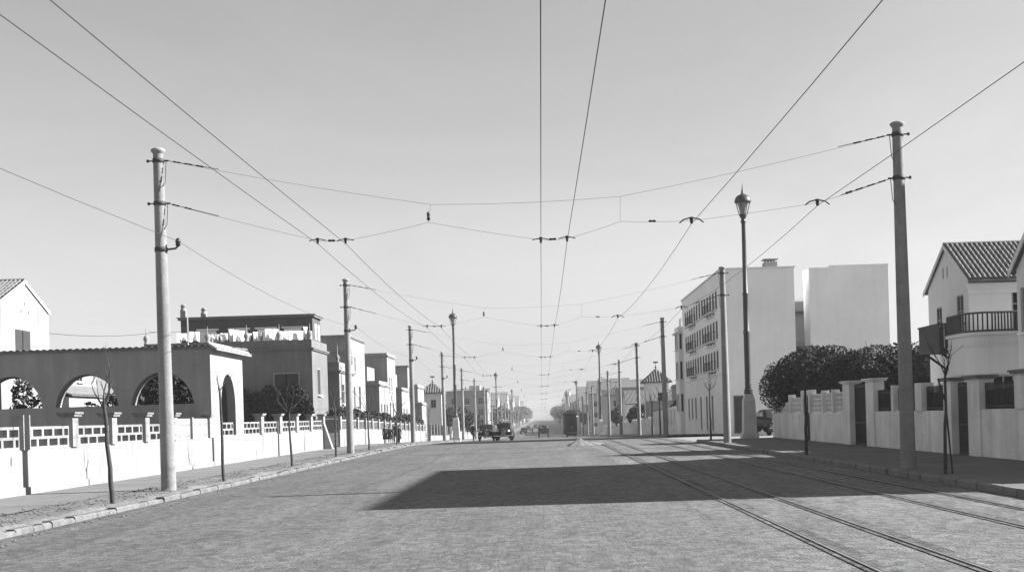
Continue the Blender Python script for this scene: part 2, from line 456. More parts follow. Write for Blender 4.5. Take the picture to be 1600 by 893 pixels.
def hip_roof(root, x0, x1, y0, y1, ze, zt, m, over=.35, finial=True):
    cx, cy = (x0+x1)/2, (y0+y1)/2
    mb = MB(); a = [(x0-over,y0-over,ze), (x1+over,y0-over,ze), (x1+over,y1+over,ze), (x0-over,y1+over,ze)]
    t = (cx, cy, zt)
    for i in range(4):
        p, q = Vector(a[i]), Vector(a[(i+1) % 4])
        k = max(4, int((q-p).length/.3))
        # ribs of tiles
        for j in range(k):
            u = (j+.5)/k; base = p.lerp(q, u); ap = Vector(t)
            f = 1 - abs(u-.5)*2
            tipp = base.lerp((p+q)/2, 0) + (ap - (p+q)/2) * f
            if (tipp-base).length > .1: mb.tube([base+Vector((0,0,.03)), tipp+Vector((0,0,.03))], .075, 5)
        mb.add([p, q, t], [(0,1,2)])
    mb.quad(*a[::-1])
    mb.box(x0-over, x1+over, y0-over, y1+over, ze-.10, ze-.004)
    r = mb.build('roof', m, root)
    if finial:
        m2 = MB(); m2.lathe([(.10,0),(.07,.12),(.12,.25),(.03,.42),(.02,.95),(.01,1.0)], 8, (cx,cy,zt-.06)); m2.box(cx-.28, cx+.28, cy-.015, cy+.015, zt+.68, zt+.86)
        m2.build('weather_vane', M['iron'], r)
    return r
def balusters(mb, p, q, z0, z1, step=.14, r=.018, rail=.03, square=False):
    p, q = Vector(p), Vector(q); L = (q-p).length; n = max(1, int(L/step))
    for i in range(n+1):
        a = p.lerp(q, i/n)
        mb.tube([(a.x, a.y, z0), (a.x, a.y, z1)], r, 4 if square else 5, cap=False)
    for z in (z0+rail, z1):
        mb.tube([(p.x,p.y,z), (q.x,q.y,z)], rail, 5)

def leaf_mass(name, blobs, n, size, m, parent=None, seed=0, shell=.45, gap=.22, stem=None):
    """many small leaf faces spread through lumpy volumes; holes in the noise leave gaps"""
    rg = np.random.default_rng(seed)
    vol = np.array([b[1][0]*b[1][1]*b[1][2] for b in blobs]); cnt = (vol/vol.sum()*n).astype(int)+1
    V = []; 
    for (c, r), k in zip(blobs, cnt):
        d = rg.normal(size=(k,3)); d /= np.linalg.norm(d, axis=1)[:,None]
        rad = 1 - shell*rg.random(k)**1.6
        # lumps
        ph = rg.random((6,3))*6.28; fr = rg.normal(size=(6,3))*2.6
        lump = sum(np.sin(d@fr[i]+ph[i,0]) for i in range(6))/6
        rad = rad*(1 + .22*lump)
        keep = rg.random(k) > gap*(1+1.6*np.maximum(0,-lump*2))
        P = np.array(c) + d*rad[:,None]*np.array(r)
        V.append(P[keep])
    P = np.concatenate(V); k = len(P)
    a = rg.normal(size=(k,3)); a /= np.linalg.norm(a,axis=1)[:,None]
    b = rg.normal(size=(k,3)); b -= a*(a*b).sum(1)[:,None]; b /= np.linalg.norm(b,axis=1)[:,None]
    s = size*(.55+.9*rg.random(k))[:,None]
    verts = np.empty((k,4,3)); verts[:,0] = P-a*s*.9; verts[:,1] = P+b*s*.42; verts[:,2] = P+a*s*.9; verts[:,3] = P-b*s*.42
    me = bpy.data.meshes.new(name)
    me.from_pydata(verts.reshape(-1,3).tolist(), [], np.arange(k*4).reshape(-1,4).tolist())
    me.materials.append(m); me.update()
    o = bpy.data.objects.new(name, me); col.objects.link(o)
    if parent is not None: o.parent = parent
    return o
rnd = random.Random(7)
def rebase(root, loc):
    loc = Vector(loc); root.location = loc
    for ch in root.children: ch.matrix_parent_inverse = Matrix.Translation(-loc)
    return root

# ================================================================== SETTING
def ys(a, b, step=4.0):
    n = max(1, int(round((b-a)/step))); return [a+(b-a)*i/n for i in range(n+1)]
def strip(name, x0, x1, a, b, dz, m, step=4.0, nx=1, zf=None):
    mb = MB(); Y = ys(a, b, step); X = [x0+(x1-x0)*i/nx for i in range(nx+1)]
    vs = [(x, y, gz(y)+dz+(zf(x, y) if zf else 0)) for y in Y for x in X]; w = nx+1
    fs = [(j*w+i, j*w+i+1, (j+1)*w+i+1, (j+1)*w+i) for j in range(len(Y)-1) for i in range(nx)]
    mb.add(vs, fs, 0, bool(zf))
    return tag(mb.build(name, m), kind='structure')
mb = MB()
Y = ys(-40, 420, 4) + ys(440, 1500, 40)[0:]; X = [-700, -300, -120, -60, -30, -12, 12, 30, 60, 120, 300, 700]
w = len(X)
mb.add([(x, y, gz(y)-.02) for y in Y for x in X], [(j*w+i, j*w+i+1, (j+1)*w+i+1, (j+1)*w+i) for j in range(len(Y)-1) for i in range(w-1)])
tag(mb.build('ground', M['ground']), kind='structure')
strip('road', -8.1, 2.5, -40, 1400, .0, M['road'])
strip('tram_road', 2.5, 8.0, -40, 1400, .0, M['trackbed'])
strip('side_street', 8.0, 90, 67.6, 82.0, .004, M['sidestreet'], 2)
def rough(x, y):
    return .02*math.sin(x*9.1+y*2.3)*math.sin(y*5.7) + .015*math.sin(x*23+y*13)
strip('pavement', -12.1, -9.55, -40, 700, .13, M['pavement'])
strip('verge', -9.6, -8.25, -40, 130, .118, M['sandstrip'], .25, 9, lambda x, y: -.09 if x > -8.26 else max(-.01, .03*math.sin(y*1.3+x*2)*math.sin(y*.37) + rough(x, y)) )
strip('pavement', -9.55, -8.25, 130, 700, .13, M['pavement'])
strip('pavement', 8.16, 12.2, -40, 66.0, .13, M['pavement_shade'])
strip('pavement', 8.16, 12.2, 83.5, 700, .13, M['pavement_shade'])
def kerb(x0, x1, a, b, m, seed, lit=False):
    r = random.Random(seed); mb = MB(); y = a
    while y < b:
        L = r.uniform(.35, .7) if y < 110 else 6
        z = gz(y); z2 = gz(y+L)
        j = r.uniform(-.018, .018) if y < 110 else 0; h = .105 + ((r.uniform(-.035, .012) if lit else r.uniform(.024, .04)) if y < 110 else .02); s = r.uniform(.005, .02) if y < 110 else 0
        bvl = .03
        xs = (x0, x1)
        fx, bx = (x1+j, x0) if lit else (x0+j, x1)      # face towards the road, back
        sg = 1 if lit else -1
        y1 = y+L-s
        vs = [(bx,y,z-.1),(bx,y1,z2-.1),(bx,y1,z2+h),(bx,y,z+h),(fx-sg*bvl,y,z+h),(fx-sg*bvl,y1,z2+h),(fx,y1,z2+h-bvl),(fx,y,z+h-bvl),(fx,y1,z2-.1),(fx,y,z-.1)]
        mb.add(vs, [(3,2,5,4),(4,5,6,7),(7,6,8,9),(0,3,4,7,9),(1,8,6,5,2),(0,1,2,3)])
        y += L
    return tag(mb.build('kerb', m), kind='structure')
kerb(-8.27, -8.1, -40, 620, M['kerb'], 1, True)
kerb(8.0, 8.17, -40, 65.8, M['kerb_dark'], 2)
kerb(8.0, 8.17, 83.6, 620, M['kerb_dark'], 3)

# tram rails let into the setts
def track(xc, label):
    t = empty('tram_track', (xc, 0, 0), 0, label, 'tram track', 'tram tracks in the setts')
    for s in (-.5, .5):
        mb = MB(); Y = ys(-30, 430, 4)
        def lay(a, b, dz, mi=0):
            vs = [(s+x, y, gz(y)+dz) for y in Y for x in (a, b)]
            mb.add(vs, [(2*j, 2*j+1, 2*j+3, 2*j+2) for j in range(len(Y)-1)], mi)
        lay(-.10, -.036, .0095, 2); lay(.046, .22, .0095, 2)
        lay(-.036, .046, .0105, 1)
        for a, b in ((-.022, .012), (.03, .04)):
            vs = []; 
            for y in Y:
                z = gz(y); vs += [(s+a, y, z+.0105), (s+a, y, z+.022), (s+b, y, z+.022), (s+b, y, z+.0105)]
            mb.add(vs, [(4*j+k, 4*j+k+1, 4*j+k+5, 4*j+k+4) for j in range(len(Y)-1) for k in range(3)], 0)
        mb.build('rail', [M['rail'], M['groove'], M['railside']], t)
track(3.7, 'grooved steel tram track nearer the middle of the street')
track(6.62, 'grooved steel tram track nearer the grey garden wall kerb')

# heap of sand at the edge of the tram road
def heap(x, y, rx, ry, h, name, label, cat, seed, grp=None):
    r = random.Random(seed); mb = MB(); n = 28; vs = []; rings = 7
    for i in range(rings+1):
        f = i/rings
        for k in range(n):
            a = 2*PI*k/n; q = 1+.12*math.sin(3*a+seed)+.07*math.sin(7*a+seed*2)
            vs.append((x+rx*f*q*math.cos(a), y+ry*f*q*math.sin(a), gz(y)+h*(1-f)**1.15+r.uniform(-.015,.015)-(.03 if i == rings else 0)))
    fs = [(i*n+k, (i+1)*n+k, (i+1)*n+(k+1)%n, i*n+(k+1)%n) for i in range(rings) for k in range(n)]
    mb.add(vs, fs, 0, True)
    return tag(mb.build(name, M['sand']), label, cat, grp)
heap(1.95, 66.5, .72, 1.1, .40, 'sand_heap', 'pale pointed heap of sand on the setts in front of the tram', 'sand heap', 3)
heap(2.6, 69.6, .9, 2.6, .14, 'sand_mound', 'low spread out mound of earth just behind the sand heap', 'sand heap', 5)

# ================================================================== POLES AND WIRES
def make_pole(side):
    """side +1: fittings towards +X"""
    root = empty('trolley_pole')
    mb = MB(); mb.lathe([(.175,-.1),(.175,.0),(.172,.3),(.148,4),(.117,7.82),(.115,7.86)], 20); mb.build('shaft', M['pole'], root)
    mb = MB(); mb.lathe([(.117,7.86),(.15,7.90),(.166,7.93),(.166,7.96),(.12,7.99),(.05,8.0)], 20); mb.build('cap', M['pole_cap'], root)
    for z in (7.70, 6.70):
        r = .120 + (.008 if z < 7 else 0)
        mb = MB(); mb.lathe([(r, z-.045),(r+.014, z-.045),(r+.014, z+.045),(r, z+.045)], 20)
        mb.tube([(side*(r+.005),0,z),(side*(r+.12),0,z)], .022, 6); mb.tube([(-side*(r+.005),0,z),(-side*(r+.14),0,z)], .016, 6); mb.tube([(-side*(r+.10),0,z),(-side*(r+.15),0,z)], .035, 8)
        c = mb.build('collar', M['iron'], root)
        mb = MB(); mb.tube([(side*(r+.06),0,z-.02),(side*(r+.035),-.03,z-.5),(side*(r-.01),-.08,z-.62)], .009, 4); mb.build('tail_wire', M['wire'], c)
    if side > 0:
        mb = MB(); r = .137; z = 5.62
        mb.lathe([(r, z-.05),(r+.014, z-.05),(r+.014, z+.05),(r, z+.05)], 20); mb.tube([(r,0,z),(r+.20,0,z+.02),(r+.26,0,z+.08)], .025, 6)
        b = mb.build('bracket', M['iron'], root)
        mb = MB(); mb.lathe([(.02,0),(.06,.03),(.05,.08),(.065,.11),(.045,.18),(.02,.2)], 10, (r+.26,0,z+.06)); mb.build('insulator', M['insul'], b)
    return root
left_y = [30.0, 58.6, 87.3, 115.5, 143, 170, 198, 226, 254, 282, 310, 338, 366, 394, 424, 454, 484, 514]
right_y = [29.5, 58.2, 87.0, 110.5, 136, 159, 184, 209, 234, 259, 284, 310, 338, 366, 394, 424, 454, 484]
XL, XR = -8.78, 8.42
poleL, poleR = make_pole(1), make_pole(-1)
BYL = ['beside the sapling before the arched pavilion', 'at the gate past the terrace house', 'just past the standing children']
BYR = ['beside the forked sapling', 'before the apartment block corner', 'in front of the low pilastered wall']
for i, y in enumerate(left_y):
    p = poleL if i == 0 else copy_tree(poleL)
    p.location = (XL, y, gz(y)+.13); p.rotation_euler = (rnd.uniform(-.003,.003), rnd.uniform(-.004,.004), rnd.uniform(-.1,.1))
    tag(p, f'tall concrete wire pole on sunny pavement {BYL[i]}' if i < 3 else f'{ORD[i]} concrete wire pole from the camera along the sunny left pavement', 'pole', 'concrete poles along the sunny pavement')
for i, y in enumerate(right_y):
    p = poleR if i == 0 else copy_tree(poleR)
    p.location = (XR, y, gz(y)+.13); p.rotation_euler = (rnd.uniform(-.003,.003), rnd.uniform(-.006,.0), rnd.uniform(-.1,.1))
    tag(p, f'tall concrete wire pole on shaded pavement {BYR[i]}' if i < 3 else f'{ORD[i]} concrete wire pole from the camera along the shaded right pavement', 'pole', 'concrete poles along the shaded pavement')

Y0 = 29.7
up_px = [(258,250), (672,318), (969,307), (1384,222)]
lo_px = [(258,317), (494,374), (538,374), (669,346), (845,374), (886,372), (969,346), (1080,345), (1275,318), (1388,288)]
UP = [W(a, b, Y0) for a, b in up_px]; LO = [W(a, b, Y0) for a, b in lo_px]
UP[0].x = LO[0].x = XL+.17; UP[-1].x = LO[-1].x = XR-.17
UP[0].z = UP[-1].z = 7.83; LO[0].z = LO[-1].z = 6.83
WIRE_X = [LO[1].x, LO[2].x, LO[4].x, LO[5].x, LO[7].x, LO[8].x]
WIRE_Z = [LO[1].z, LO[2].z, LO[4].z, LO[5].z, LO[7].z, LO[8].z]
def sagline(a, b, n=8, sag=.06):
    a, b = Vector(a), Vector(b)
    return [a.lerp(b, i/n) - Vector((0,0,sag*4*(i/n)*(1-i/n))) for i in range(n+1)]
def bead(mb, p, d, L=.12, r=.045):
    p = Vector(p); d = Vector(d).normalized()
    mb.tube([p-d*L, p-d*L*.6, p-d*L*.15, p+d*L*.15, p+d*L*.6, p+d*L], [.008, r*.9, r*.65, r*.65, r*.9, .008], 8)
nspan = 14
for i in range(nspan):
    ya, yb = left_y[i], right_y[i]
    root = empty('cross_span', (0, ya, gz(ya)), 0, f'{ORD[i]} pair of thin cross wires from the camera strung between facing poles', 'cross wire', 'cross spans holding the trolley wires')
    def T(p): # local point on this span
        f = (p.x-XL)/(XR-XL)
        return Vector((p.x, (yb-ya)*f, p.z + (gz(yb)-gz(ya))*f))
    r = .0034 if i < 1 else .0030
    mb = MB()
    for a, b in zip(UP, UP[1:]): mb.tube(sagline(T(a), T(b), 6, .05), r, 5, cap=False)
    mb.build('upper_wire', M['wire'], root)
    mb = MB()
    for k, (a, b) in enumerate(zip(LO, LO[1:])): mb.tube(sagline(T(a), T(b), 5, .02), r, 5, cap=False)
    mb.build('lower_wire', M['wire'], root)
    if i < 8:
        for k, (a, b) in enumerate(((UP[1], LO[3]), (UP[2], LO[6]))):
            mb = MB(); mb.tube([T(a), T(b)], r*1.1, 5)
            d = mb.build('dropper', M['wire'], root)
            if k == 0:
                mb = MB(); bead(mb, T(b)+Vector((0,0,.14)), (0,0,1), .11, .05); mb.build('insulator', M['insul'], d)
        for (a, b) in ((UP[0],UP[1]), (LO[0],LO[1]), (UP[3],UP[2]), (LO[9],LO[8])):
            A, B = T(a), T(b); d = (B-A).normalized(); mb = MB()
            for q in (.25, .52, .80) if a.x > 0 or a is UP[0] else (.2,.5): bead(mb, A+d*q, d, .10, .024)
            mb.tube([A, A+d*1.25], .008, 5)
            mb.build('strain_insulator', M['insul'], root)
        for (a, b, f) in ((LO[1],LO[2],.5), (LO[4],LO[5],.45), (LO[6],LO[7],.45), (LO[8],LO[9],.42)):
            A, B = T(a), T(b); mb = MB(); bead(mb, A.lerp(B, f), B-A, .09, .034); mb.build('insulator', M['insul'], root)
    if i < 10:
        for k in (1,2,4,5,7,8):
            A = T(LO[k]); mb = MB()
            if k in (7,8):   # bowed tram hanger
                mb.tube([A+Vector((-.28,0,-.05)), A+Vector((-.18,0,.03)), A+Vector((0,0,.07)), A+Vector((.18,0,.03)), A+Vector((.28,0,-.05))], .015, 6)
                mb.tube([A+Vector((0,0,.08)), A+Vector((0,0,-.07))], [.05,.03], 8)
            else:
                mb.tube([A+Vector((-.2,0,.0)), A+Vector((-.07,0,.03)), A+Vector((.07,0,.03)), A+Vector((.2,0,.0))], .012, 6)
                mb.tube([A+Vector((0,0,.06)), A+Vector((0,0,-.08))], [.042,.02], 8)
            mb.build('wire_hanger', M['insul'], root)
sup = [0.0]*0
def running(x, z, r, name, label, grp, ylist, y_end, first=2.0, sag=.20, cat='wire'):
    mb = MB(); pts = []; rad = []
    yy = [first-26] + [y for y in ylist if y <= y_end]
    for a, b in zip(yy, yy[1:]):
        for k in range(8):
            f = k/8; y = a+(b-a)*f
            pts.append((x, y, gz(a)+(gz(b)-gz(a))*f + z - sag*4*f*(1-f)))
    pts.append((x, yy[-1], gz(yy[-1])+z))
    rad = [r*(1 if p[1] < 70 else 1.0-.4*min(1,(p[1]-70)/120)) for p in pts]
    mb.tube(pts, rad, 6, cap=False)
    return tag(mb.build(name, M['wire']), label, cat, grp)
names = ['outer trolleybus wire of the pair over the garden wall side', 'inner trolleybus wire of the pair over the garden wall side',
         'trolleybus wire of the middle pair, the one nearer the sunny side', 'trolleybus wire of the middle pair, the one nearer the tram tracks',
         'single tram wire above the track nearer the street middle', 'single tram wire above the track nearer the shaded pavement']
sp_y = [ (left_y[i]) for i in range(nspan)]
for k in range(6):
    fr = (WIRE_X[k]-XL)/(XR-XL)
    yl = [left_y[i]+(right_y[i]-left_y[i])*fr for i in range(nspan)]
    running(WIRE_X[k], WIRE_Z[k]-.07, .0064, 'overhead_wire', names[k], 'overhead contact wires along the street', yl, 400, 3.5, .17 if k < 4 else .24)
# cable on the pole brackets along the sunny side
running(XL+.40, 5.93, .0052, 'feeder_cable', 'sagging cable carried on the brackets of the sunny side poles', None, left_y, 300, 1.0, .35, 'cable')

# ================================================================== STREET LAMPS
def make_lamp():
    root = empty('street_lamp')
    mb = MB()
    mb.box(-.42,.42,-.42,.42,-.1,.28)
    a, b = .34, .29
    vs = [(-a,-a,.28),(a,-a,.28),(a,a,.28),(-a,a,.28),(-b,-b,1.95),(b,-b,1.95),(b,b,1.95),(-b,b,1.95),(-.2,-.2,2.3),(.2,-.2,2.3),(.2,.2,2.3),(-.2,.2,2.3)]
    mb.add(vs, [(0,1,5,4),(1,2,6,5),(2,3,7,6),(3,0,4,7),(4,5,9,8),(5,6,10,9),(6,7,11,10),(7,4,8,11),(8,9,10,11)])
    mb.build('pedestal', M['pedestal'], root)
    mb = MB()
    mb.lathe([(.20,2.28),(.22,2.34),(.22,2.5),(.17,2.6),(.165,3.0),(.16,5.4),(.175,5.45),(.175,5.55),(.15,5.6),(.14,7.4),(.16,7.44),(.16,7.5),(.125,7.55),(.10,11.1),(.14,11.15),(.14,11.22),(.10,11.3)], 14)
    mb.build('column', M['lamp'], root)
    lan = MB()
    lan.lathe([(.10,11.3),(.16,11.42),(.20,11.48),(.20,11.54),(.15,11.56)], 14)
    for k in range(6):
        an = PI/3*k; c, s = math.cos(an), math.sin(an)
        lan.tube([(.19*c,.19*s,11.5),(.27*c,.27*s,11.8),(.36*c,.36*s,12.16)], .022, 5)
    l = lan.build('lantern', M['lamp'], root)
    mb = MB(); mb.lathe([(.13,11.56),(.19,11.8),(.26,12.0),(.32,12.16)], 14); mb.build('lamp_glass', M['lampglass'], l)
    mb = MB(); mb.lathe([(.34,12.14),(.42,12.16),(.43,12.22),(.40,12.36),(.30,12.50),(.14,12.58),(.08,12.62),(.06,12.75),(.03,12.9),(.008,13.15)], 18); mb.build('hood', M['lamp'], l)
    return root
lamp = make_lamp()
lamps = [(-8.5, 127), (10.7, 66), (8.25, 178), (-8.7, 250), (8.5, 305), (-8.7, 385), (8.5, 425)]
lamp_lab = ['tall iron street lamp on pale pedestal on the sunny side, beyond the fourth wire pole', 'tall iron street lamp on pale pedestal at the side street corner before the round trees',
  'tall street lamp on pale pedestal beside the oncoming tram', 'second tall street lamp from the camera along the sunny pavement', 'third tall street lamp from the camera along the shaded pavement',
  'third tall street lamp from the camera along the sunny pavement', 'fourth tall street lamp from the camera along the shaded pavement']
for i, (x, y) in enumerate(lamps):
    l = lamp if i == 0 else copy_tree(lamp)
    l.location = (x, y, gz(y)+.10); l.rotation_euler.z = rnd.uniform(-.1,.1)
    tag(l, lamp_lab[i], 'street lamp', 'tall street lamps')

# ================================================================== SAPLINGS
def sapling(x, y, h, lean, seed, label, fork=.72, nb=4, spread=.8, r0=.042, stake=False, pollard=False):
    r = random.Random(seed)
    root = empty('sapling', (x, y, gz(y)+.13), 0, label, 'sapling', 'bare saplings along the kerbs')
    tr = MB(); n = 9; pts = []; rads = []
    hf = h*fork
    for i in range(n):
        f = i/(n-1)
        pts.append(Vector((lean*f*hf + r.uniform(-.015,.015)*(0<i), r.uniform(-.015,.015)*(0<i), -.05+f*(hf+.05)))); rads.append(r0*(1.1-.42*f))
    tr.tube(pts, rads, 8); tk = tr.build('trunk', M['bark'], root)
    top = pts[-1]
    def branch(mb, p, d, L, rad, depth):
        q = [p]; dd = d.copy(); k = 5
        for i in range(k):
            dd = (dd + Vector((r.uniform(-.22,.22), r.uniform(-.22,.22), r.uniform(-.05,.22)))).normalized()
            q.append(q[-1] + dd*L/k)
        mb.tube(q, [rad*(1-.75*i/k) for i in range(k+1)], 5, cap=False)
        if depth > 0:
            for j in range(r.randint(2, 3)):
                i = r.randint(2, k); v = (dd + Vector((r.uniform(-.8,.8), r.uniform(-.8,.8), r.uniform(-.2,.6)))).normalized()
                branch(mb, q[i], v, L*r.uniform(.4,.62), rad*.5, depth-1)
    for b in range(nb):
        a = 2*PI*b/nb + r.uniform(-.5,.5); mb = MB()
        d = Vector((math.cos(a)*spread, math.sin(a)*spread, r.uniform(.7, 1.3))).normalized()
        branch(mb, top - Vector((0,0,.02+.08*b/nb)), d, (h-hf)*r.uniform(.5,.8), r0*.46, 2 if not pollard else 1)
        mb.build('branch', M['bark'], root)
    if stake:
        mb = MB(); mb.tube([(.17, .05, -.05), (.05, .02, 1.5), (-.1, 0, 2.0)], .02, 6); mb.build('stake', M['bark'], root)
    return root
sapling(-8.52, 25.3, 2.9, -.055, 21, 'leaning bare sapling nearest the camera on the sunny pavement', .66, 4, .55, .05)
sapling(-8.48, 34.0, 3.0, -.02, 22, 'bare sapling before the pavilion end arch with one long side branch', .80, 3, .9, .042)
sapling(-8.62, 44.0, 3.0, -.03, 23, 'bare sapling with spread twigs in front of the terrace house', .62, 5, .9, .042)
sapling(-8.70, 54.0, 2.9, 0, 24, 'thin bare sapling just before the second wire pole', .72, 3, .5, .045)
sapling(-8.80, 65.0, 3.3, 0, 25, 'bare sapling just beyond the second wire pole', .6, 5, .8, .045)
sapling(-8.85, 78.0, 3.2, 0, 26, 'bare sapling beside the children on the sunny pavement', .6, 5, .8, .045)
sapling(-8.9, 101.0, 3.2, 0, 27, 'bare sapling beyond the children, between third and fourth poles', .6, 4, .8, .045)
sapling(8.42, 26.8, 2.95, .03, 31, 'forked bare sapling with a stake beside the nearest shaded pole', .72, 5, .75, .038, True)
sapling(8.25, 40.0, 2.5, 0, 32, 'dark straight sapling stem in front of the lattice panels on the shaded pavement', .9, 3, .5, .05)
sapling(8.3, 63.0, 3.3, .0, 33, 'bare sapling with an umbrella of twigs before the apartment front', .76, 6, 1.3, .05)
sapling(8.5, 92.0, 3.6, .0, 34, 'bare sapling just beyond the third shaded pole', .7, 4, .6, .06)
sapling(8.6, 100.0, 3.6, .02, 35, 'bare sapling farther along the pilastered wall', .7, 4, .6, .06)

# loose stones and clods on the bare verge
rg = random.Random(404); gm = MB()
for _ in range(3600):
    y = 12 + 70*rg.random()**1.5; x = -8.32 - 1.35*rg.random()**.8 if rg.random() < .8 else -8.0 + .5*rg.random()
    r = .007 + .028*rg.random()**3; z = (.145 if x < -8.27 else .0) + r*.3
    vs = [(x+r*rg.uniform(.7,1.3),y,z),(x-r*rg.uniform(.7,1.3),y,z),(x,y+r,z),(x,y-r,z),(x+r*.2,y,z+r*rg.uniform(.5,.9)),(x,y,z-r*.6)]
    gm.add(vs, [(0,2,4),(2,1,4),(1,3,4),(3,0,4),(2,0,5),(1,2,5),(3,1,5),(0,3,5)])
tag(gm.build('gravel', M['sandstrip']), 'loose stones and clods along the sunny kerb', 'gravel', kind='stuff')
# ================================================================== LEFT: WHITE GARDEN WALL
def openwork(y0, y1, X, z0, z1, parent, m, seed, th=.10, sx=1):
    """pierced panel: two rows of staggered oblong openings; the wall runs along Y at X, outward +X (sx=1) or -X"""
    mb = MB(); L = y1-y0; H = z1-z0; holes = []
    rw = .54; g = .12
    for row in range(2):
        lo = H*(.12+.44*row); hi = lo + H*.32
        u = .06 - (.33 if row == seed % 2 else 0)
        while u < L-.10:
            a, b = max(.05, u), min(L-.05, u+rw)
            if b-a > .07: holes.append((a, b, lo, hi))
            u += rw+g
    if sx > 0: wall(mb, (X, y0, z0), (0, 1), L, H, holes, thick=th)
    else: wall(mb, (X, y1, z0), (0, -1), L, H, holes, thick=th)
    return mb.build('openwork_panel', m, parent)
def bars_panel(y0, y1, X, z0, z1, parent, m, step=.22, r=.035, name='baluster_panel', rail=.05):
    mb = MB(); n = max(2, int((y1-y0)/step))
    for i in range(n):
        y = y0+(y1-y0)*(i+.5)/n; mb.box(X-r, X+r, y-r, y+r, z0, z1-2*rail)
    mb.box(X-rail, X+rail, y0+.003, y1-.003, z1-2*rail+.001, z1)
    return mb.build(name, m, parent)
def pillar(y0, y1, X0, X1, z0, z1, parent, m, capm=None, cap=.14, over=.09):
    mb = MB(); mb.box(X0, X1, y0, y1, z0, z1); p = mb.build('pillar', m, parent)
    if capm:
        mb = MB(); mb.box(X0-over, X1+over, y0-over, y1+over, z1+.002, z1+cap*.55); mb.box(X0-over*1.5, X1+over*1.5, y0-over*1.5, y1+over*1.5, z1+cap*.55+.001, z1+cap)
        mb.build('pillar_cap', capm, p)
    return p

XW = -12.0
gw = empty('garden_wall', (0,0,0), 0, 'long white garden wall with pierced panels and brick capped pillars before the arched pavilion', 'garden wall')
mb = MB(); mb.box(XW-.24, XW, -15, 46.55, -.1, 1.16)
mb.box(XW+.001, XW+.05, -15, 46.55, -.1, .30); mb.build('wall_base', M['white'], gw)
pl = [11.3, 14.4, 17.5, 20.5, 23.5, 26.5, 29.5, 32.6, 35.6, 38.6, 41.6]
for i, y in enumerate(pl):
    pillar(y, y+.40, XW-.22, XW+.06, 1.163, 1.93 if y != 29.5 else 1.97, gw, M['white'], M['cap'] if y != 29.5 else None, .12, .07)
    if i: openwork(pl[i-1]+.403, y-.003, XW-.04, 1.163, 1.70, gw, M['white'], i)
for a, b in ((42.0, 43.9), (44.05, 46.2)):
    mb = MB(); mb.box(XW-.18, XW-.05, a+.004, b-.004, 1.163, 1.86); mb.build('solid_panel', M['white'], gw)
for y in (43.9, 46.2): pillar(y, y+.15 if y < 45 else y+.3, XW-.2, XW+.03, 1.163, 1.9, gw, M['white'], M['cap'] if y > 45 else None, .10, .05)
rebase(gw, (XW, 15, 0))

gw = empty('garden_wall', (0,0,0), 0, 'white garden wall with pierced panels between the arched pavilion and the dark gate', 'garden wall')
mb = MB(); mb.box(XW-.24, XW, 51.65, 70.7, -.1, 1.16); mb.build('wall_base', M['white'], gw)
ps = [54.6, 58.5, 62.5, 66.4, 70.15]
prev = 51.65
for i, y in enumerate(ps):
    pillar(y, y+.55, XW-.24, XW+.05, 1.163, 1.95, gw, M['white'], M['white'], .10, .06)
    openwork(prev+.003, y-.003, XW-.04, 1.163, 1.70, gw, M['white'], i); prev = y+.55
mb = MB(); mb.add([(XW+.06,70.15,-.05),(XW+.55,70.15,-.05),(XW+.06,70.15,1.5),(XW+.06,70.7,-.05),(XW+.55,70.7,-.05),(XW+.06,70.7,1.5)], [(0,1,2),(3,5,4),(1,4,5,2),(0,2,5,3),(0,3,4,1)])
mb.build('buttress', M['white'], gw)
rebase(gw, (XW, 60, 0))

gt = empty('garden_gate', (0,0,0), 0, 'dark double iron gate in the white wall before the terrace house', 'gate')
for a, b in ((70.85, 73.4), (73.45, 76.0)):
    mb = MB(); 
    n = 14
    for i in range(n): 
        y = a+(b-a)*(i+.5)/n; mb.box(XW-.12, XW-.09, y-.018, y+.018, .16, 1.95)
    for z in (.2, .9, 1.75): mb.box(XW-.13, XW-.08, a, b, z, z+.06)
    mb.box(XW-.115, XW-.095, a, b, .22, .9)
    mb.build('gate_leaf', M['iron'], gt)
rebase(gt, (XW, 73.4, 0))

def far_wall(a, b, label, step, panel, m, X=-12.0, sx=1, hb=1.16, hp=1.75, pil=.45, ph=1.95, capm=None, proud=.06, mb_=None):
    g = empty('garden_wall', (0,0,0), 0, label, 'garden wall')
    y = a; 
    segs = []
    while y < b-.5:
        segs.append((y, min(b, y+step))); y += step
    mb = MB()
    for (p, q) in segs:
        z = gz((p+q)/2)
        x0, x1 = (X-.24, X) if sx > 0 else (X, X+.24)
        mb.box(x0, x1, p+.001, q-.001, z-.4, z+hb)
    mb.build('wall_base', m, g)
    for k, (p, q) in enumerate(segs):
        z = gz((p+q)/2)
        x0, x1 = (X-.24, X+proud) if sx > 0 else (X-proud, X+.24)
        pillar(p, p+pil, x0, x1, z+hb+.003, z+ph, g, m, capm, .09, .05)
        c = X-.1 if sx > 0 else X+.1
        if panel == 'bars': bars_panel(p+pil+.003, q-.003, c, z+hb+.003, z+hp, g, m)
        elif panel == 'openwork': openwork(p+pil+.003, q-.003, X-.04 if sx > 0 else X+.04, z+hb+.003, z+hp, g, m, k, sx=sx)
        elif panel == 'iron': bars_panel(p+pil+.003, q-.003, c, z+hb+.003, z+hp, g, M['iron'], .16, .016, 'railing', .02)
        elif panel == 'solid':
            mb2 = MB(); mb2.box(c-.08, c+.08, p+pil+.003, q-.003, z+hb+.003, z+hp); mb2.build('solid_panel', m, g)
    return rebase(g, (X, (a+b)/2, gz((a+b)/2)))
far_wall(76.1, 112, 'white garden wall with barred panels behind the standing children', 3.6, 'bars', M['white'])
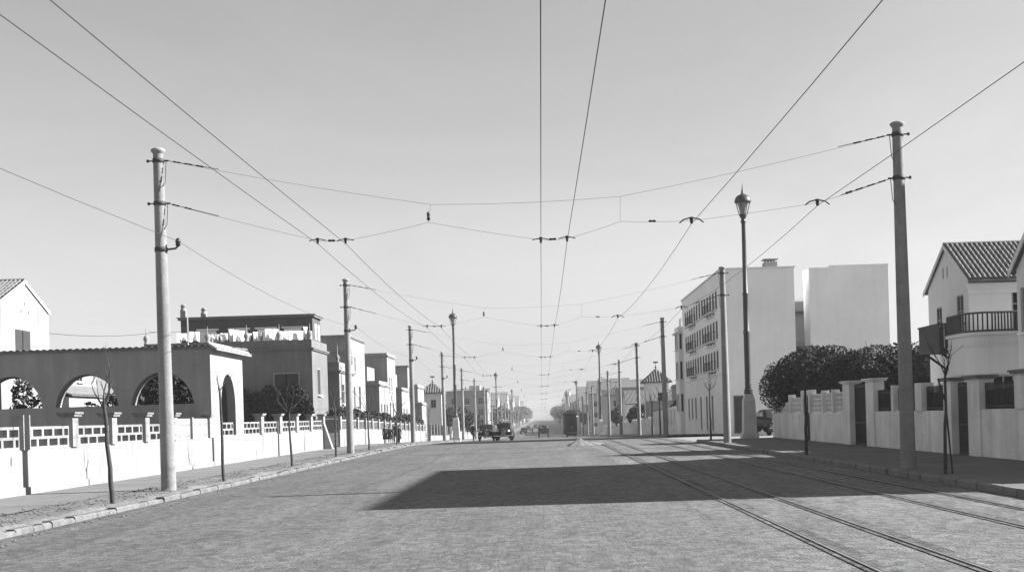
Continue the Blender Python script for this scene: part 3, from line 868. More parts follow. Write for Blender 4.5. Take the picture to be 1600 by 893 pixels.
far_wall(112.3, 132, 'white garden wall with barred panels beyond the third wire pole', 3.3, 'bars', M['white'])
far_wall(138, 166, 'dark railed garden wall beside the first sunny side street lamp', 4.0, 'iron', M['plaster_dark'], hb=.7, hp=1.7)
far_wall(170, 262, 'low white wall far down the sunny pavement', 7.5, 'solid', M['white_old'], hb=1.0, hp=1.3)

# ================================================================== LEFT: ARCHED PAVILION
pv = empty('arched_pavilion', (0,0,0), 0, 'long ochre garden pavilion with round arches and a bright end wall on the street', 'pavilion')
zb = -.1
mb = MB(); y = 46.6; xa = -33.0
centers = [-13.77-2.76*k for k in range(7)]
holes = [(c-1.15-xa, c+1.15-xa, 2.42-zb, 3.60-zb, 1.16) for c in centers]
wall(mb, (xa, y, zb), (1, 0), XW-xa, 4.40-zb, sorted(holes), thick=.32)
mb.build('arcade_wall', M['pav_ochre'], pv)
mb = MB(); wall(mb, (XW, y+.323, zb), (0, 1), 51.6-y-.323, 4.38-zb, [(1.15, 3.35, 1.2-zb, 3.55-zb, 1.1)], thick=.32)
mb.build('end_wall', M['pav_ochre'], pv)
mb = MB(); 
wall(mb, (xa, 51.6, zb), (1, 0), XW-.5-xa, 4.36-zb, sorted([(c*1.1-1.25-xa, c*1.1+1.2-xa, 1.9-zb, 3.75-zb, 1.2) for c in centers[:-1] if c*1.1-1.3 > xa]), thick=.25)
mb.build('back_wall', M['pav_ochre'], pv)
mb = MB(); mb.box(xa, XW+.06, 46.56, 52.0, 4.405, 4.47); mb.build('roof_slab', M['pav_ochre'], pv)
mb = MB(); tile_slope(mb, (xa, 46.5, 4.43), (XW+.15, 46.5, 4.43), (xa, 52.0, 4.60), (XW+.15, 52.0, 4.60), .24, .03, 5, .05); 
mb.build('roof', M['tile'], pv)
mb = MB(); tile_slope(mb, (XW+.28, 46.45, 4.34), (XW+.28, 52.0, 4.34), (XW-.02, 46.4, 4.545), (XW-.02, 52.1, 4.545), .24, .03, 2, .05); mb.build('eave_tiles', M['tile_pale'], pv)
openwork(47.93+.1, 50.05, XW-.06, 1.163, 1.70, pv, M['white'], 1)
mb = MB(); mb.box(XW-.02, XW+.05, 46.6, 51.6, -.1, 1.16); mb.build('plinth', M['white'], pv)
rebase(pv, (-20, 49, 0))

# what shows through the arches and over the pavilion
h = empty('gabled_house', (0,0,0), 0, 'white gabled house with three slit vents rising behind the arched pavilion', 'house')
hy0, hy1, hx = 54.6, 60.1, -23.0
box_house(h, -31, hx, hy0, hy1, -.2, 7.1, M['white'], {'E': [(1.55, 3.35, 4.7, 6.35, 0, 'shutter'), (2.25,2.4,7.0,7.25,0,'slit'), (2.68,2.83,7.35,7.6,0,'slit'), (3.1,3.25,7.0,7.25,0,'slit')]}, gable=('EW', 8.25))
gable_roof(h, 'x', -31, hx, hy0, hy1, 7.1, 8.25, M['tile'], .10, .04)
rebase(h, (-27, 57, 0))
h = empty('white_cottage', (0,0,0), 0, 'low white house with a sloping lean-to roof seen through the middle pavilion arch', 'house')
box_house(h, -31, -25.8, 70, 78, -.2, 3.42, M['white'], {'E': [(2.0,3.0,1.0,2.2), (5.2,6.3,1.0,2.2)]})
box_house(h, -31, -27.0, 70.02, 77.98, 3.425, 5.6, M['white'], {'E': [(1.3,2.2,.95,1.75), (4.6,5.5,.95,1.75)]}, part='upper_wall')
mb = MB(); tile_slope(mb, (-25.6, 69.9, 3.45), (-25.6, 78.1, 3.45), (-27.0, 69.9, 4.05), (-27.0, 78.1, 4.05), .2, .04, 3, .04); mb.build('roof', M['cap'], h)
cornice(h, -31, -27.0, 70, 78, 5.6, .15, .06)
rebase(h, (-28, 74, 0))
h = empty('white_villa', (0,0,0), 0, 'bright white house seen through the leftmost pavilion arch', 'house')
box_house(h, -37, -30.4, 66, 70, -.2, 5.2, M['white'], {'E': [(1.2,2.2,1.2,2.7)]})
cornice(h, -37, -30.4, 66, 70, 5.0, .18, .1); rebase(h, (-33, 68, 0))

def tree(name, label, x, y, trunk_h, blobs, n, size, m, seed, group=None, r0=.14, cat='tree'):
    z = gz(y)
    t = empty(name, (x, y, z), 0, label, cat, group)
    mb = MB(); r = random.Random(seed)
    mb.tube([(0,0,-.1),(r.uniform(-.05,.05),0,trunk_h*.5),(r.uniform(-.1,.1),r.uniform(-.1,.1),trunk_h)], [r0*1.2, r0, r0*.75], 8)
    for (c, rr) in blobs:
        mb.tube([(0,0,trunk_h*.8),(c[0]*.5, c[1]*.5, (trunk_h+c[2])/2), (c[0]*.9, c[1]*.9, c[2])], [r0*.55, r0*.4, r0*.15], 6, cap=False)
    mb.build('trunk', M['bark'], t)
    leaf_mass('crown', blobs, n, size, m, t, seed)
    return t
tree('garden_tree', 'dark leafy tree seen through the pavilion arch nearest the street', -17.0, 58.5, 1.5, [((0,0,2.9),(1.9,1.3,1.7)), ((-1.5,.4,2.5),(1.3,1,1.6)), ((1.3,.3,2.5),(1.2,1,1.5)), ((.4,.5,4.2),(1.4,1,1.0))], 9000, .16, M['leaf'], 41)
tree('garden_tree', 'dark slender tree seen through the leftmost pavilion arch', -21.55, 53.3, 1.2, [((0,0,3.0),(.42,.4,1.1)), ((.75,.1,2.5),(.5,.4,.6)), ((-.2,0,2.2),(.6,.5,.5))], 1500, .12, M['leaf'], 42)
tree('garden_shrub', 'ragged shrub at the foot of the middle pavilion arch', -18.6, 54.4, .6, [((.5,0,2.1),(.7,.5,1.0)), ((-.5,.2,1.9),(.6,.5,.9)), ((1.2,0,2.5),(.5,.4,.9))], 1900, .12, M['leaf'], 43, None, .06, 'shrub')

# ================================================================== LEFT: HOUSES DOWN THE SUNNY SIDE
h = empty('terrace_house', (0,0,0), 0, 'two storey house with a shaded roof terrace full of washing', 'house')
tx0, tx1, ty0, ty1 = -24.3, -14.0, 78.7, 84.3
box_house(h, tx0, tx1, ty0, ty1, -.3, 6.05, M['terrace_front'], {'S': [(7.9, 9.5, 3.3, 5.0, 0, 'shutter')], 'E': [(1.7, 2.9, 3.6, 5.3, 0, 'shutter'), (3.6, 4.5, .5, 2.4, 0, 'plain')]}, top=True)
cornice(h, tx0, tx1, ty0, ty1, 6.05, .16, .10, M['terrace_front'])
parapet(h, tx0, tx1, ty0, ty1, 6.21, .50, M['terrace_front'], .2)
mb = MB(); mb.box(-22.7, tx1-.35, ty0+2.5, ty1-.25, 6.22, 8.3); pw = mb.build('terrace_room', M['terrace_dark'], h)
for x in (-21.0, -19.0, -17.3, -15.6):
    mb = MB(); mb.box(x-.7, x+.7, ty0+2.42, ty0+2.498, 7.62, 7.72); mb.box(x-.55, x+.55, ty0+2.45, ty0+2.499, 6.3, 7.61); mb.build('terrace_window', M['frame_white'], pw)
mb = MB(); mb.box(-22.85, tx1-.2, ty0+2.35, ty1-.1, 8.304, 8.42); mb.box(-22.9, tx1-.14, ty0+2.29, ty1-.04, 8.422, 8.48); mb.build('roof', M['terrace_front'], h)
for y0 in (ty0+3.1, ty0+4.2):
    mb = MB(); mb.box(tx1-.348, tx1-.30, y0, y0+.6, 6.9, 7.9); mb.build('terrace_window', M['frame_white'], pw)
for x, z in ((-22.6, 9.2), (-21.3, 8.95)):
    mb = MB(); mb.box(x-.17, x+.17, 81.4, 81.75, 8.48, z-.28); mb.lathe([(.2,z-.28),(.22,z-.2),(.16,z-.18),(.16,z),(.2,z+.02),(.12,z+.14)], 10, (x, 81.57, 0)); mb.build('chimney', M['plaster_dark'], h)
for x in (tx0+.12, -20.4, -18.0, -16.0, tx1-.12):
    mb = MB(); mb.lathe([(.16,0),(.10,.10),(.19,.32),(.12,.48),(.03,.55),(.02,.95),(.005,1.0)], 10, (x, ty0+.1, 6.713)); mb.build('finial', M['plaster_dark'], h)
rebase(h, (-19, 81.5, 0))
t = empty('clothes_line', (0,0,0), 0, 'clothes line with a slim pole along the terrace parapet', 'clothes line')
mb = MB(); mb.tube([(-21.55, 78.55, 5.4), (-21.55, 78.55, 8.3)], .05, 6); mb.build('line_pole', M['frame'], t)
mb = MB(); mb.tube(sagline((-24.1, 79.15, 7.5), (-21.55, 79.15, 7.45), 8, .05)+sagline((-21.55, 79.15, 7.45), (-14.2, 79.15, 7.55), 16, .08)[1:], .012, 5); mb.build('line', M['wire'], t)
rebase(t, (-21.55, 78.55, 5.4))
cl = [(278,294,519,533,'sheet',0),(297,312,517,533,'sheet',0),(331,343,519,533,'shirt',1),(345,357,515,533,'towel',0),(358,365,511,533,'towel',0),(366,384,511,533,'sheet',0),(385,394,518,533,'shirt',0),
      (396,404,517,533,'towel',0),(405,413,514,532,'shirt',1),(415,436,511,532,'sheet',0),(437,452,516,532,'shirt',0),(453,474,513,531,'sheet',0),(475,481,509,528,'towel',0),(482,488,511,529,'towel',1)]
for i, (a, b, c, d, kind, gk) in enumerate(cl):
    p0, p1 = W(a, d, 79.1), W(b, c, 79.1)
    x0, x1, z0, z1 = p0.x, p1.x, p0.z, p1.z
    r = random.Random(i+90); z1 -= r.uniform(0,.22); x1 -= (x1-x0)*r.uniform(.05,.25); mb = MB(); nu, nv = 10, 7; ph = r.uniform(0,6); vs = []; tw = (x1-x0)*r.uniform(.35,.85)
    for j in range(nv+1):
        for k in range(nu+1):
            u, v = k/nu, j/nv
            if kind == 'shirt': q = (u-.5)*(1.25 if v < .3 else .8)
            else: q = (u-.5)*(1-.08*v)
            xx = (x0+x1)/2 + q*(x1-x0)
            vs.append((xx, 79.14 + .08*v*math.sin(u*9+ph)*(.4+v) + tw*(u-.5) - .05*v, z1 - (z1-z0)*v + .05*math.sin(u*6+ph)*v))
    mb.add(vs, [(j*(nu+1)+k, j*(nu+1)+k+1, (j+1)*(nu+1)+k+1, (j+1)*(nu+1)+k) for j in range(nv) for k in range(nu)], 0, True)
    o = mb.build('hanging_' + kind, M['cloth'] if not gk else M['cloth_grey'])
    side = 'left of the clothes pole' if i == 0 else 'right beside the clothes pole' if i == 1 else f'{ORD[i-2]} along the terrace line from the clothes pole'
    tag(o, f'{"grey" if gk else "white"} {kind} hanging {side}', 'laundry', 'washing on the roof terrace')
mb = MB(); mb.tube(sagline((-23.05, 57.4, 6.1), (-24.2, 81.0, 7.6), 14, .25), .014, 5)
tag(mb.build('power_line', M['wire']), 'thin wire from the white gabled house to the terrace house', 'wire')

def urns(parent, pts, s=1.0, m=None):
    for (x, y, z) in pts:
        mb = MB(); mb.lathe([(.11*s,0),(.07*s,.08*s),(.13*s,.22*s),(.09*s,.34*s),(.03*s,.42*s),(.012*s,1.0*s)], 10, (x, y, z+.003)); mb.build('finial', m or M['plaster_dark'], parent)
def villa(label, parts, name='villa', cat='house'):
    """parts: (x0,x1,y0,y1,z0,z1,material,holes,cornice,parapet)"""
    h = empty(name, (0,0,0), 0, label, cat)
    x = y = 0
    for i, (x0,x1,y0,y1,z0,z1,m,holes,cn,pp) in enumerate(parts):
        box_house(h, x0,x1,y0,y1,z0,z1,m,holes, part=['wall','tower_wall','wing_wall','porch_wall'][min(i,3)])
        if cn: cornice(h, x0,x1,y0,y1,z1, .16, .10, m)
        if pp: parapet(h, x0,x1,y0,y1,z1+.165 if cn else z1+.002, pp, m, .18)
        x += (x0+x1)/2/len(parts); y += (y0+y1)/2/len(parts)
    return h, (x, y, gz(y))
# urn house and its tower
h, b = villa('white villa with urn finials on its balcony, beside the second wire pole', [
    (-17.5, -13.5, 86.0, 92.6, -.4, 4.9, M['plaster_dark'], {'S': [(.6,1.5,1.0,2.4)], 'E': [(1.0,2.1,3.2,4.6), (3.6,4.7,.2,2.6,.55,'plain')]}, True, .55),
    (-18.5, -14.3, 95.5, 104.5, -.5, 7.9, M['white'], {'E': [(1.6,2.3,5.9,7.1), (3.2,3.9,5.9,7.1), (5.2,6.3,3.0,4.9), (2.0,3.2,2.9,4.8), (2.0,3.4,.6,2.4)], 'S': [(1.4,2.4,3.0,4.6)]}, True, 0),
    (-19.0, -14.1, 92.63, 95.47, -.5, 6.6, M['white'], {'E': [(.8,1.9,2.6,4.4)]}, True, .4)])
urns(h, [(-13.6, 86.1, 5.62), (-13.6, 92.4, 5.62), (-17.3, 86.1, 5.62)], 1.2); rebase(h, b)
h, b = villa('white stepped villa with a low front block, behind the bare sapling', [
    (-17.5, -14.2, 119, 125.5, -.9, 7.5, M['white'], {'E': [(1.2,1.9,5.2,6.6), (3.0,3.7,5.2,6.6), (1.2,2.2,2.6,4.2), (3.6,4.6,2.6,4.2)], 'S': [(1.2,2.0,3.0,4.2)]}, True, .2),
    (-17.2, -14.0, 111, 117.9, -.9, 4.6, M['white'], {'S': [(.5,1.0,.9,3.2), (1.4,1.9,.9,3.2), (2.3,2.8,.9,3.2)], 'E': [(1,1.9,2.0,4.0), (3,3.9,2.0,4.0), (5,5.9,2.0,4.0)]}, True, .3),
    (-17.8, -15.3, 113.2, 118.2, 4.95, 6.4, M['white'], {}, False, 0)]); rebase(h, b)
h, b = villa('pale villa with a broad white side block beyond the third wire pole', [
    (-16.8, -14.1, 136, 142, -1.2, 7.2, M['plaster_mid'], {'E': [(1.2,2.0,5.0,6.3), (3.6,4.4,5.0,6.3), (2,3.2,2.2,4)], 'S': []}, True, 0),
    (-17.2, -13.9, 128, 134.5, -1.2, 4.5, M['white'], {'S': [(.5,2.7,.4,2.5)], 'E': [(1.2,2.2,2.4,4.0), (4,5,2.4,4.0)]}, True, .2),
    (-17.3, -15.2, 131.5, 135.8, 4.85, 6.4, M['white'], {}, False, 0)]); rebase(h, b)
h, b = villa('small white cube shaped villa just before the hip roofed tower', [
    (-19, -14.6, 152, 160, -1.4, 5.3, M['white'], {'E': [(1.2,2.2,3,4.6), (5,6,3,4.6)], 'S': [(2.8,3.8,2.4,4)]}, True, .3),
    (-17.5, -13.6, 146, 151.6, -1.4, 3.2, M['white_old'], {'S': [(1,2,.6,2.2)], 'E': [(1,2,.8,2.4),(3,4,.8,2.4)]}, True, .2)]); rebase(h, b)
h = empty('tower_house', (0,0,0), 0, 'slim house tower with a dark hip roof and weather vane on the sunny side', 'house')
box_house(h, -15.4, -12.9, 166, 169.5, -1.6, 4.9, M['house'], {'S': [(1.1,1.8,4.6,5.7)], 'E': [(.8,1.5,4.6,5.7)]})
hip_roof(h, -15.4, -12.9, 166, 169.5, 5.0, 6.35, M['tile'], .35)
box_house(h, -17.8, -15.42, 165, 171, -1.6, 2.8, M['white_old'], {'S': [(.6,1.5,1.6,2.9)]}, part='wing_wall')
rebase(h, (-15, 167, gz(167)))
h = empty('long_house', (0,0,0), 0, 'long dull three storey block with a square roof room beyond the hip roofed tower', 'building')
g = gz(300)
box_house(h, -22.2, -12.6, 300, 312, g-.3, 7.7, M['far_dark'], {'S': [(1.2+3.1*k, 2.4+3.1*k, z, z+1.6) for k in range(3) for z in (2.6, 5.4, 8.0)], 'E': [(1+3*k, 2+3*k, z, z+1.6) for k in range(3) for z in (2.6,5.4,8.0)]})
cornice(h, -22.2, -12.6, 300, 312, 7.7, .3, .2, M['far_dark'])
box_house(h, -16.9, -14.4, 303, 309, 8.0, 9.2, M['far'], {}, part='roof_room')
rebase(h, (-17, 306, g))
h, b = villa('bright white low house in front of the long dull block', [
    (-19, -12.8, 225, 236, gz(230)-.4, 1.4, M['far_white'], {'E': [(2,3.2,1.4,3), (6,7.2,1.4,3)], 'S': [(1,2,1.4,2.9), (4,5,1.4,2.9)]}, True, .4)]); rebase(h, b)

# hedges and shrubs of the sunny gardens
def hedge(label, x0, x1, y0, y1, z0, z1, n, size, seed, m=None, name='hedge', cat='hedge'):
    bl = []; k = max(2, int((y1-y0)/.6)); r = random.Random(seed)
    for i in range(k):
        y = y0+(y1-y0)*(i+.5)/k
        bl.append((((x0+x1)/2+r.uniform(-.1,.1), y, (z0+z1)/2+gz(y)+r.uniform(-.08,.08)), ((x1-x0)/2*r.uniform(.9,1.2), .95, (z1-z0)/2*r.uniform(.85,1.15))))
    o = leaf_mass(name, bl, n, size, m or M['leaf2'], None, seed, shell=.7, gap=.1)
    return tag(o, label, cat)
hedge('dark clipped hedge above the white wall behind the children', -13.6, -12.5, 80, 108, 1.0, 2.55, 12000, .13, 51)
hedge('dark hedge above the white wall beyond the third wire pole', -13.8, -12.5, 116, 137, 1.2, 2.7, 6000, .18, 52)
iv = leaf_mass('ivy', [((-22.6+.6*k, 78.5, 1.75+.1*math.sin(k*2.1)), (1.0, .24, 2.1+.15*math.sin(k*1.3))) for k in range(14)], 60000, .12, M['leaf2'], None, 57, shell=.9, gap=.05)
tag(iv, 'dark ivy covering the lower front of the terrace house', 'ivy')
tree('garden_tree', 'bushy dark tree behind the first sunny side street lamp', -12.9, 181, 1.3, [((0,0,2.6),(1.7,1.6,1.7)), ((-1.5,0,2.2),(1.2,1.3,1.3))], 2400, .26, M['leaf2'], 44)
tree('garden_tree', 'bushy dark tree before the bright low house', -13.6, 206, 1.6, [((0,0,3.2),(2.6,2.2,2.1)), ((2.4,0,2.6),(1.7,1.5,1.6))], 1800, .36, M['leaf2'], 45)
# ================================================================== RIGHT: GREY GARDEN WALL IN THE SHADE
XG = 12.0
gw = empty('garden_wall', (0,0,0), 0, 'grey shaded garden wall with lattice panels below the round trees', 'garden wall')
MW = M['wall_right']
def base_run(a, b, ztop, parent):
    mb = MB(); mb.box(XG, XG+.24, a, b, -.1, ztop); mb.build('wall_base', MW, parent)
base_run(50.72, 57.3, 1.36, gw); base_run(58.5, 66.5, 1.36, gw)
mb = MB(); mb.box(XG+.24+.002, 22, 66.2, 66.5, -.1, 1.5); mb.build('return_wall', MW, gw)
for a, b, top in ((65.6,66.5,1.95), (61.6,61.85,2.25), (58.5,58.9,2.4), (57.0,57.3,2.4), (54.4,54.6,2.32), (52.5,52.7,2.32)):
    pillar(a, b, XG-.05, XG+.26, 1.363, top, gw, MW)
def lattice(y0, y1, z0, z1, parent, m):
    mb = MB(); x = XG+.12
    n = int((y1-y0)/.28)
    for i in range(n+1): y = y0+.03+(y1-y0-.06)*i/n; mb.box(x-.04, x+.04, y-.035, y+.035, z0, z1)
    k = int((z1-z0)/.20)
    for j in range(k+1): z = z0+.03+(z1-z0-.06)*j/k; mb.box(x-.032, x+.032, y0+.001, y1-.001, z-.03, z+.03)
    mb.box(x+.045, x+.06, y0+.001, y1-.001, z0+.001, z1-.001)
    return mb.build('lattice_panel', m, parent)
for a, b, t in ((50.72,52.5,2.2), (52.7,54.4,2.2), (54.6,57.0,2.2), (58.9,61.6,2.1), (61.85,65.6,1.9)): lattice(a+.003, b-.003, 1.363, t, gw, MW)
rebase(gw, (XG, 60, 0))
def iron_gate(y0, y1, z1, label, dense=False, lat=False):
    g = empty('garden_gate', (0,0,0), 0, label, 'gate')
    mb = MB(); x = XG+.16; n = max(4, int((y1-y0)/.11))
    mb.box(x-.012, x+.012, y0+.02, y1-.02, .14, .95 if not dense else z1-.1)
    for i in range(n+1): y = y0+.03+(y1-y0-.06)*i/n; mb.box(x-.03, x+.03, y-.016, y+.016, .12, z1)
    for z in (.15, .96, z1-.12): mb.box(x-.035, x+.035, y0+.012, y1-.012, z, z+.06)
    mb.build('gate_leaf', M['wood_dark'] if dense else M['iron'], g)
    if lat:
        for j in range(6):
            for i in range(4):
                y = y0+.25+(y1-y0-.5)*(i+.5*(j%2))/3.6; z = 1.15+j*.17
                if y < y1-.12:
                    pass
    mb = MB(); mb.tube([(x-.05, y0+.16, 1.05), (x-.10, y0+.16, 1.05), (x-.10, y0+.16, 1.22)], .014, 5); mb.build('handle', M['iron'], g)
    return rebase(g, (XG, (y0+y1)/2, .13))
iron_gate(57.32, 58.48, 2.15, 'narrow dark gate between the lattice panels of the grey wall', True)
iron_gate(47.15, 49.55, 2.45, 'tall dark iron gate between the two high grey pillars')
iron_gate(35.9, 37.25, 2.2, 'dark panelled garden gate in front of the bay window house', True)

gw = empty('garden_wall', (0,0,0), 0, 'grey shaded garden wall with iron railings in front of the bay window house', 'garden wall')
base_run(38.0, 46.0, 1.40, gw); base_run(24, 34.9, 1.42, gw)
for a, b, z0, top, cap in ((49.6,50.7,-.1,2.5,True), (46.0,47.1,-.1,2.5,True), (43.4,43.7,1.403,2.28,False), (40.2,40.9,1.403,2.28,False), (37.3,38.0,-.1,2.26,True), (34.9,35.85,-.1,2.26,True), (31.4,32.3,1.423,2.30,True), (27.6,28.4,1.423,2.30,False), (24,24.6,1.423,2.3,False)):
    pillar(a, b, XG-.06, XG+.34, z0, top, gw, MW, M['cap'] if cap and top < 2.4 else (M['wall_right'] if cap else None), .10, .08)
def railing(y0, y1, z0, z1, parent):
    mb = MB(); x = XG+.12; n = int((y1-y0)/.13)
    for i in range(n+1): y = y0+.03+(y1-y0-.06)*i/n; mb.box(x-.014, x+.014, y-.014, y+.014, z0, z1-.02)
    for z in (z0+.06, z1-.14): mb.box(x-.02, x+.02, y0+.002, y1-.002, z, z+.035)
    mb.box(x+.03, x+.04, y0+.01, y1-.01, z0+.01, z1-.22)
    return mb.build('railing', M['iron'], parent)
for a, b in ((43.7,46.0), (40.9,43.4), (38.0,40.2)): railing(a, b, 1.403, 2.18, gw)
for a, b in ((32.3,34.9), (28.4,31.4), (24.6,27.6)): railing(a, b, 1.423, 2.16, gw)
rebase(gw, (XG, 38, 0))

# ================================================================== RIGHT: HOUSES
h = empty('bay_house', (0,0,0), 0, 'grey gabled house with tiled roof, wooden balcony and a rounded terrace bay', 'house')
bx, by0, by1, ze, zr = 16.0, 47.6, 52.5, 6.25, 7.72
box_house(h, bx, 27, by0, by1, -.2, ze, M['house'], {
    'W': [(1.05, 1.75, 4.25, 5.65, 0, 'plain'), (3.55, 4.35, 4.25, 5.9, 0, 'plain'), (1.95, 2.1, 6.7, 7.15, 0, 'slit'), (2.45, 2.6, 6.7, 7.15, 0, 'slit'), (.9, 2.3, 1.1, 2.6, 0, 'plain')],
    'S': [(1.6, 2.5, 4.35, 6.1, 0, 'plain')]}, gable=('EW', zr))
gable_roof(h, 'x', bx, 27, by0, by1, ze, zr, M['tile'], .30)
mb = MB(); mb.box(bx-.10, 27, by0-.14, by0-.002, ze-.42, ze-.22); mb.box(bx-.04, 27, by0-.08, by0-.003, ze-.60, ze-.42-.001); mb.build('eave_moulding', M['house'], h)
# rounded bay with terrace on top
cxx, yb = 15.2, 45.2
def bay_outline(g=0):
    pts = []; r = .8
    x0, x1, y0, y1 = 15.2-g, 21.0, yb-g, by0-.004
    pts.append((x0, y1))
    for k in range(9):
        a = PI + PI/2*k/8
        pts.append((x0+r+g+(r+g)*math.cos(a), y0+r+g+(r+g)*math.sin(a)))
    pts += [(x1, y0), (x1, y1)]
    return pts
def prism(mb, pts, z0, z1):
    n = len(pts)
    mb.add([(x,y,z0) for x,y in pts]+[(x,y,z1) for x,y in pts], [tuple(range(n-1,-1,-1)), tuple(range(n,2*n))]+[(i,(i+1)%n,n+(i+1)%n,n+i) for i in range(n)])
mb = MB(); prism(mb, bay_outline(), 2.62, 3.98); prism(mb, bay_outline(.10), 3.982, 4.10); prism(mb, bay_outline(.04), 3.60, 3.66)
bw = mb.build('bay_wall', M['house'], h)
mb = MB()
pts = bay_outline(-.10); 
wall(mb, (pts[9][0], pts[9][1], -.1), (1,0), pts[10][0]-pts[9][0], 2.718, [(.02,.80,1.5,2.66), (1.7,3.0,1.5,2.68)])
for k in range(9):
    if k: wall(mb, (pts[k][0], pts[k][1], -.1), tuple((Vector(pts[k+1])-Vector(pts[k])).normalized()), (Vector(pts[k+1])-Vector(pts[k])).length, 2.718, [])
wall(mb, (pts[0][0], pts[0][1], -.1), (0,-1), pts[0][1]-pts[1][1], 2.718, [(.6,1.4,1.1,2.5)])
lw = mb.build('bay_lower_wall', M['house'], h)
window(h, (pts[9][0], pts[9][1], -.1), (1,0), (.02,.80,1.5,2.66)); window(h, (pts[9][0], pts[9][1], -.1), (1,0), (1.7,3.0,1.5,2.68)); window(h, (pts[0][0], pts[0][1], -.1), (0,-1), (.6,1.4,1.1,2.5))
mb = MB(); o = bay_outline(.02)
for p, q in zip(o[:-1], o[1:-1]): balusters(mb, (p[0],p[1],0), (q[0],q[1],0), 4.10, 4.78, .11, .03, .04)
mb.build('balustrade', M['wood_dark'], h)
# wooden balcony on the gable
bl = MB(); X0, X1, Y0_, Y1_ = 15.0, 15.995, 48.0, 50.6
bl.box(X0, X1, Y0_, Y1_, 3.55, 3.70)
for i in range(26):
    y = Y0_+(Y1_-Y0_-.03)*(i+.5)/26; bl.box(X0, X0+.03, y-.055, y+.055, 3.70, 4.55)
for x in [X0+.12+.14*i for i in range(6)]:
    bl.box(x-.055, x+.055, Y0_, Y0_+.03, 3.70, 4.55); bl.box(x-.055, x+.055, Y1_-.03, Y1_, 3.70, 4.55)
bl.box(X0-.03, X1, Y0_-.03, Y0_+.06, 4.552, 4.62); bl.box(X0-.03, X0+.06, Y0_+.061, Y1_-.061, 4.552, 4.62); bl.box(X0-.03, X1, Y1_-.06, Y1_+.03, 4.552, 4.62)
for y in (Y0_+.4, Y1_-.4): bl.tube([(X1, y, 2.9), (X0+.15, y, 3.54)], .05, 5)
bl.build('balcony', M['wood_dark'], h)
rebase(h, (20, 50, 0))

h = empty('large_house', (0,0,0), 0, 'tall plain house whose steep tiled gable edge shows at the right border', 'house')
box_house(h, 16.5, 31, 24.9, 41.3, -.2, 11.1, M['house'], {'W': [(1.0+3*k, 2.2+3*k, z, z+1.7) for k in range(5) for z in (1.0, 4.3, 7.6)], 'S': [(2+4*k, 3.2+4*k, z, z+1.7) for k in range(3) for z in (1.0, 4.3, 7.6)]})
mb = MB(); mb.box(16.45, 31.05, 24.85, 41.35, 11.104, 11.20); mb.build('cornice', M['house'], h)
mb = MB(); wall(mb, (16.2, 43.3, -.2), (0,-1), 1.95, lambda u: 6.25+.70*u, [(.3,1.1,4.1,5.6)]); window(h, (16.2, 43.3, -.2), (0,-1), (.3,1.1,4.1,5.6))
mb.quad((16.2,43.3,-.2), (26,43.3,-.2), (26,43.3,6.05), (16.2,43.3,6.05)); mb.quad((16.2,41.35,-.2), (16.5,41.35,-.2), (16.5,41.35,7.4), (16.2,41.35,7.4)); mb.build('wing_wall', M['house'], h)
mb = MB(); tile_slope(mb, (16.05, 43.55, 5.92), (26, 43.55, 5.92), (16.05, 41.35, 7.48), (26, 41.35, 7.48)); rf = mb.build('roof', M['tile'], h)
mb = MB(); p = [(16.0,43.57,5.82),(16.0,41.35,7.39),(16.0,41.35,7.6),(16.0,43.57,6.05)]; q = [(16.045,)+x[1:] for x in p]; mb.add(p+q, [(0,1,2,3),(7,6,5,4),(0,4,5,1),(1,5,6,2),(2,6,7,3),(3,7,4,0)]); mb.build('bargeboard', M['house'], rf)
rebase(h, (22, 34, 0))

# apartment block: two blank gable ends with a light well between
h = empty('apartment_block', (0,0,0), 0, 'four storey pale apartment block with blank gable ends and iron balconies', 'apartment block')
ax, ay0, ay1, az = 12.0, 83.6, 107.0, 10.75
cols = [104.6, 103.1, 101.6, 100.1, 98.6, 97.0, 95.4, 93.8, 92.3, 90.8, 89.3, 87.8, 86.3]
rows = [(4.30, 5.75), (6.30, 7.75), (8.30, 9.75)]
WH = []
for r_i, (a, b) in enumerate(rows):
    for k, y in enumerate(cols):
        u = ay1-y; bal = k in (2,3,4) or k in (9,10,11)
        WH.append((u-.40, u+.40, a+.1+(0 if bal else .3), b+.2, 0, 'shutter'))
for k, y in enumerate([103.8, 101.6, 99.2, 96.0, 92.6, 89.6]): WH.append((ay1-y-.4, ay1-y+.4, 1.3 if k < 3 else .5, 2.95, 0, 'plain'))
box_house(h, ax, 16.75, ay0, ay1, -.3, az, M['apart'], {'W': WH, 'S': [(.55, 1.5, .35, 2.85, 0, 'door')]}, t=.05)
cornice(h, ax, 16.75, ay0, ay1, az, .12, .06, M['apart_front'])
box_house(h, 17.75, 22.9, ay0, 85.6, -.3, az-.1, M['apart'], {}, part='rear_wall')
mb = MB(); mb.box(19.1, 22.92, ay0-.02, 85.62, az-.098, az+.10); mb.box(17.73, 19.097, ay0-.02, 85.62, az-.098, az-.03); mb.build('cornice', M['apart'], h)
box_house(h, 20.4, 22.88, 85.61, 103.9, -.3, az-.6, M['apart'], {}, part='rear_wing_wall')
box_house(h, 16.9, 21.5, 104, ay1-.01, -.3, 10.2, M['plaster_mid'], {}, part='stair_tower_wall')
box_house(h, 16.753, 19.9, 95, 103.9, -.3, 9.5, M['plaster_mid'], {'S': [(1.4,1.85,3.3,4.4), (1.4,1.85,6.2,7.3), (1.4,1.85,8.2,9.2)]}, part='light_well_wall')
for z in (8.6, 6.0):
    mb = MB(); mb.box(17.6, 19.6, 94.2, 94.99, z, z+.14); mb.build('light_well_ledge', M['wood_dark'], h)
mb = MB(); mb.box(14.95, 15.8, 84.2, 85.0, az+.125, az+.50); 
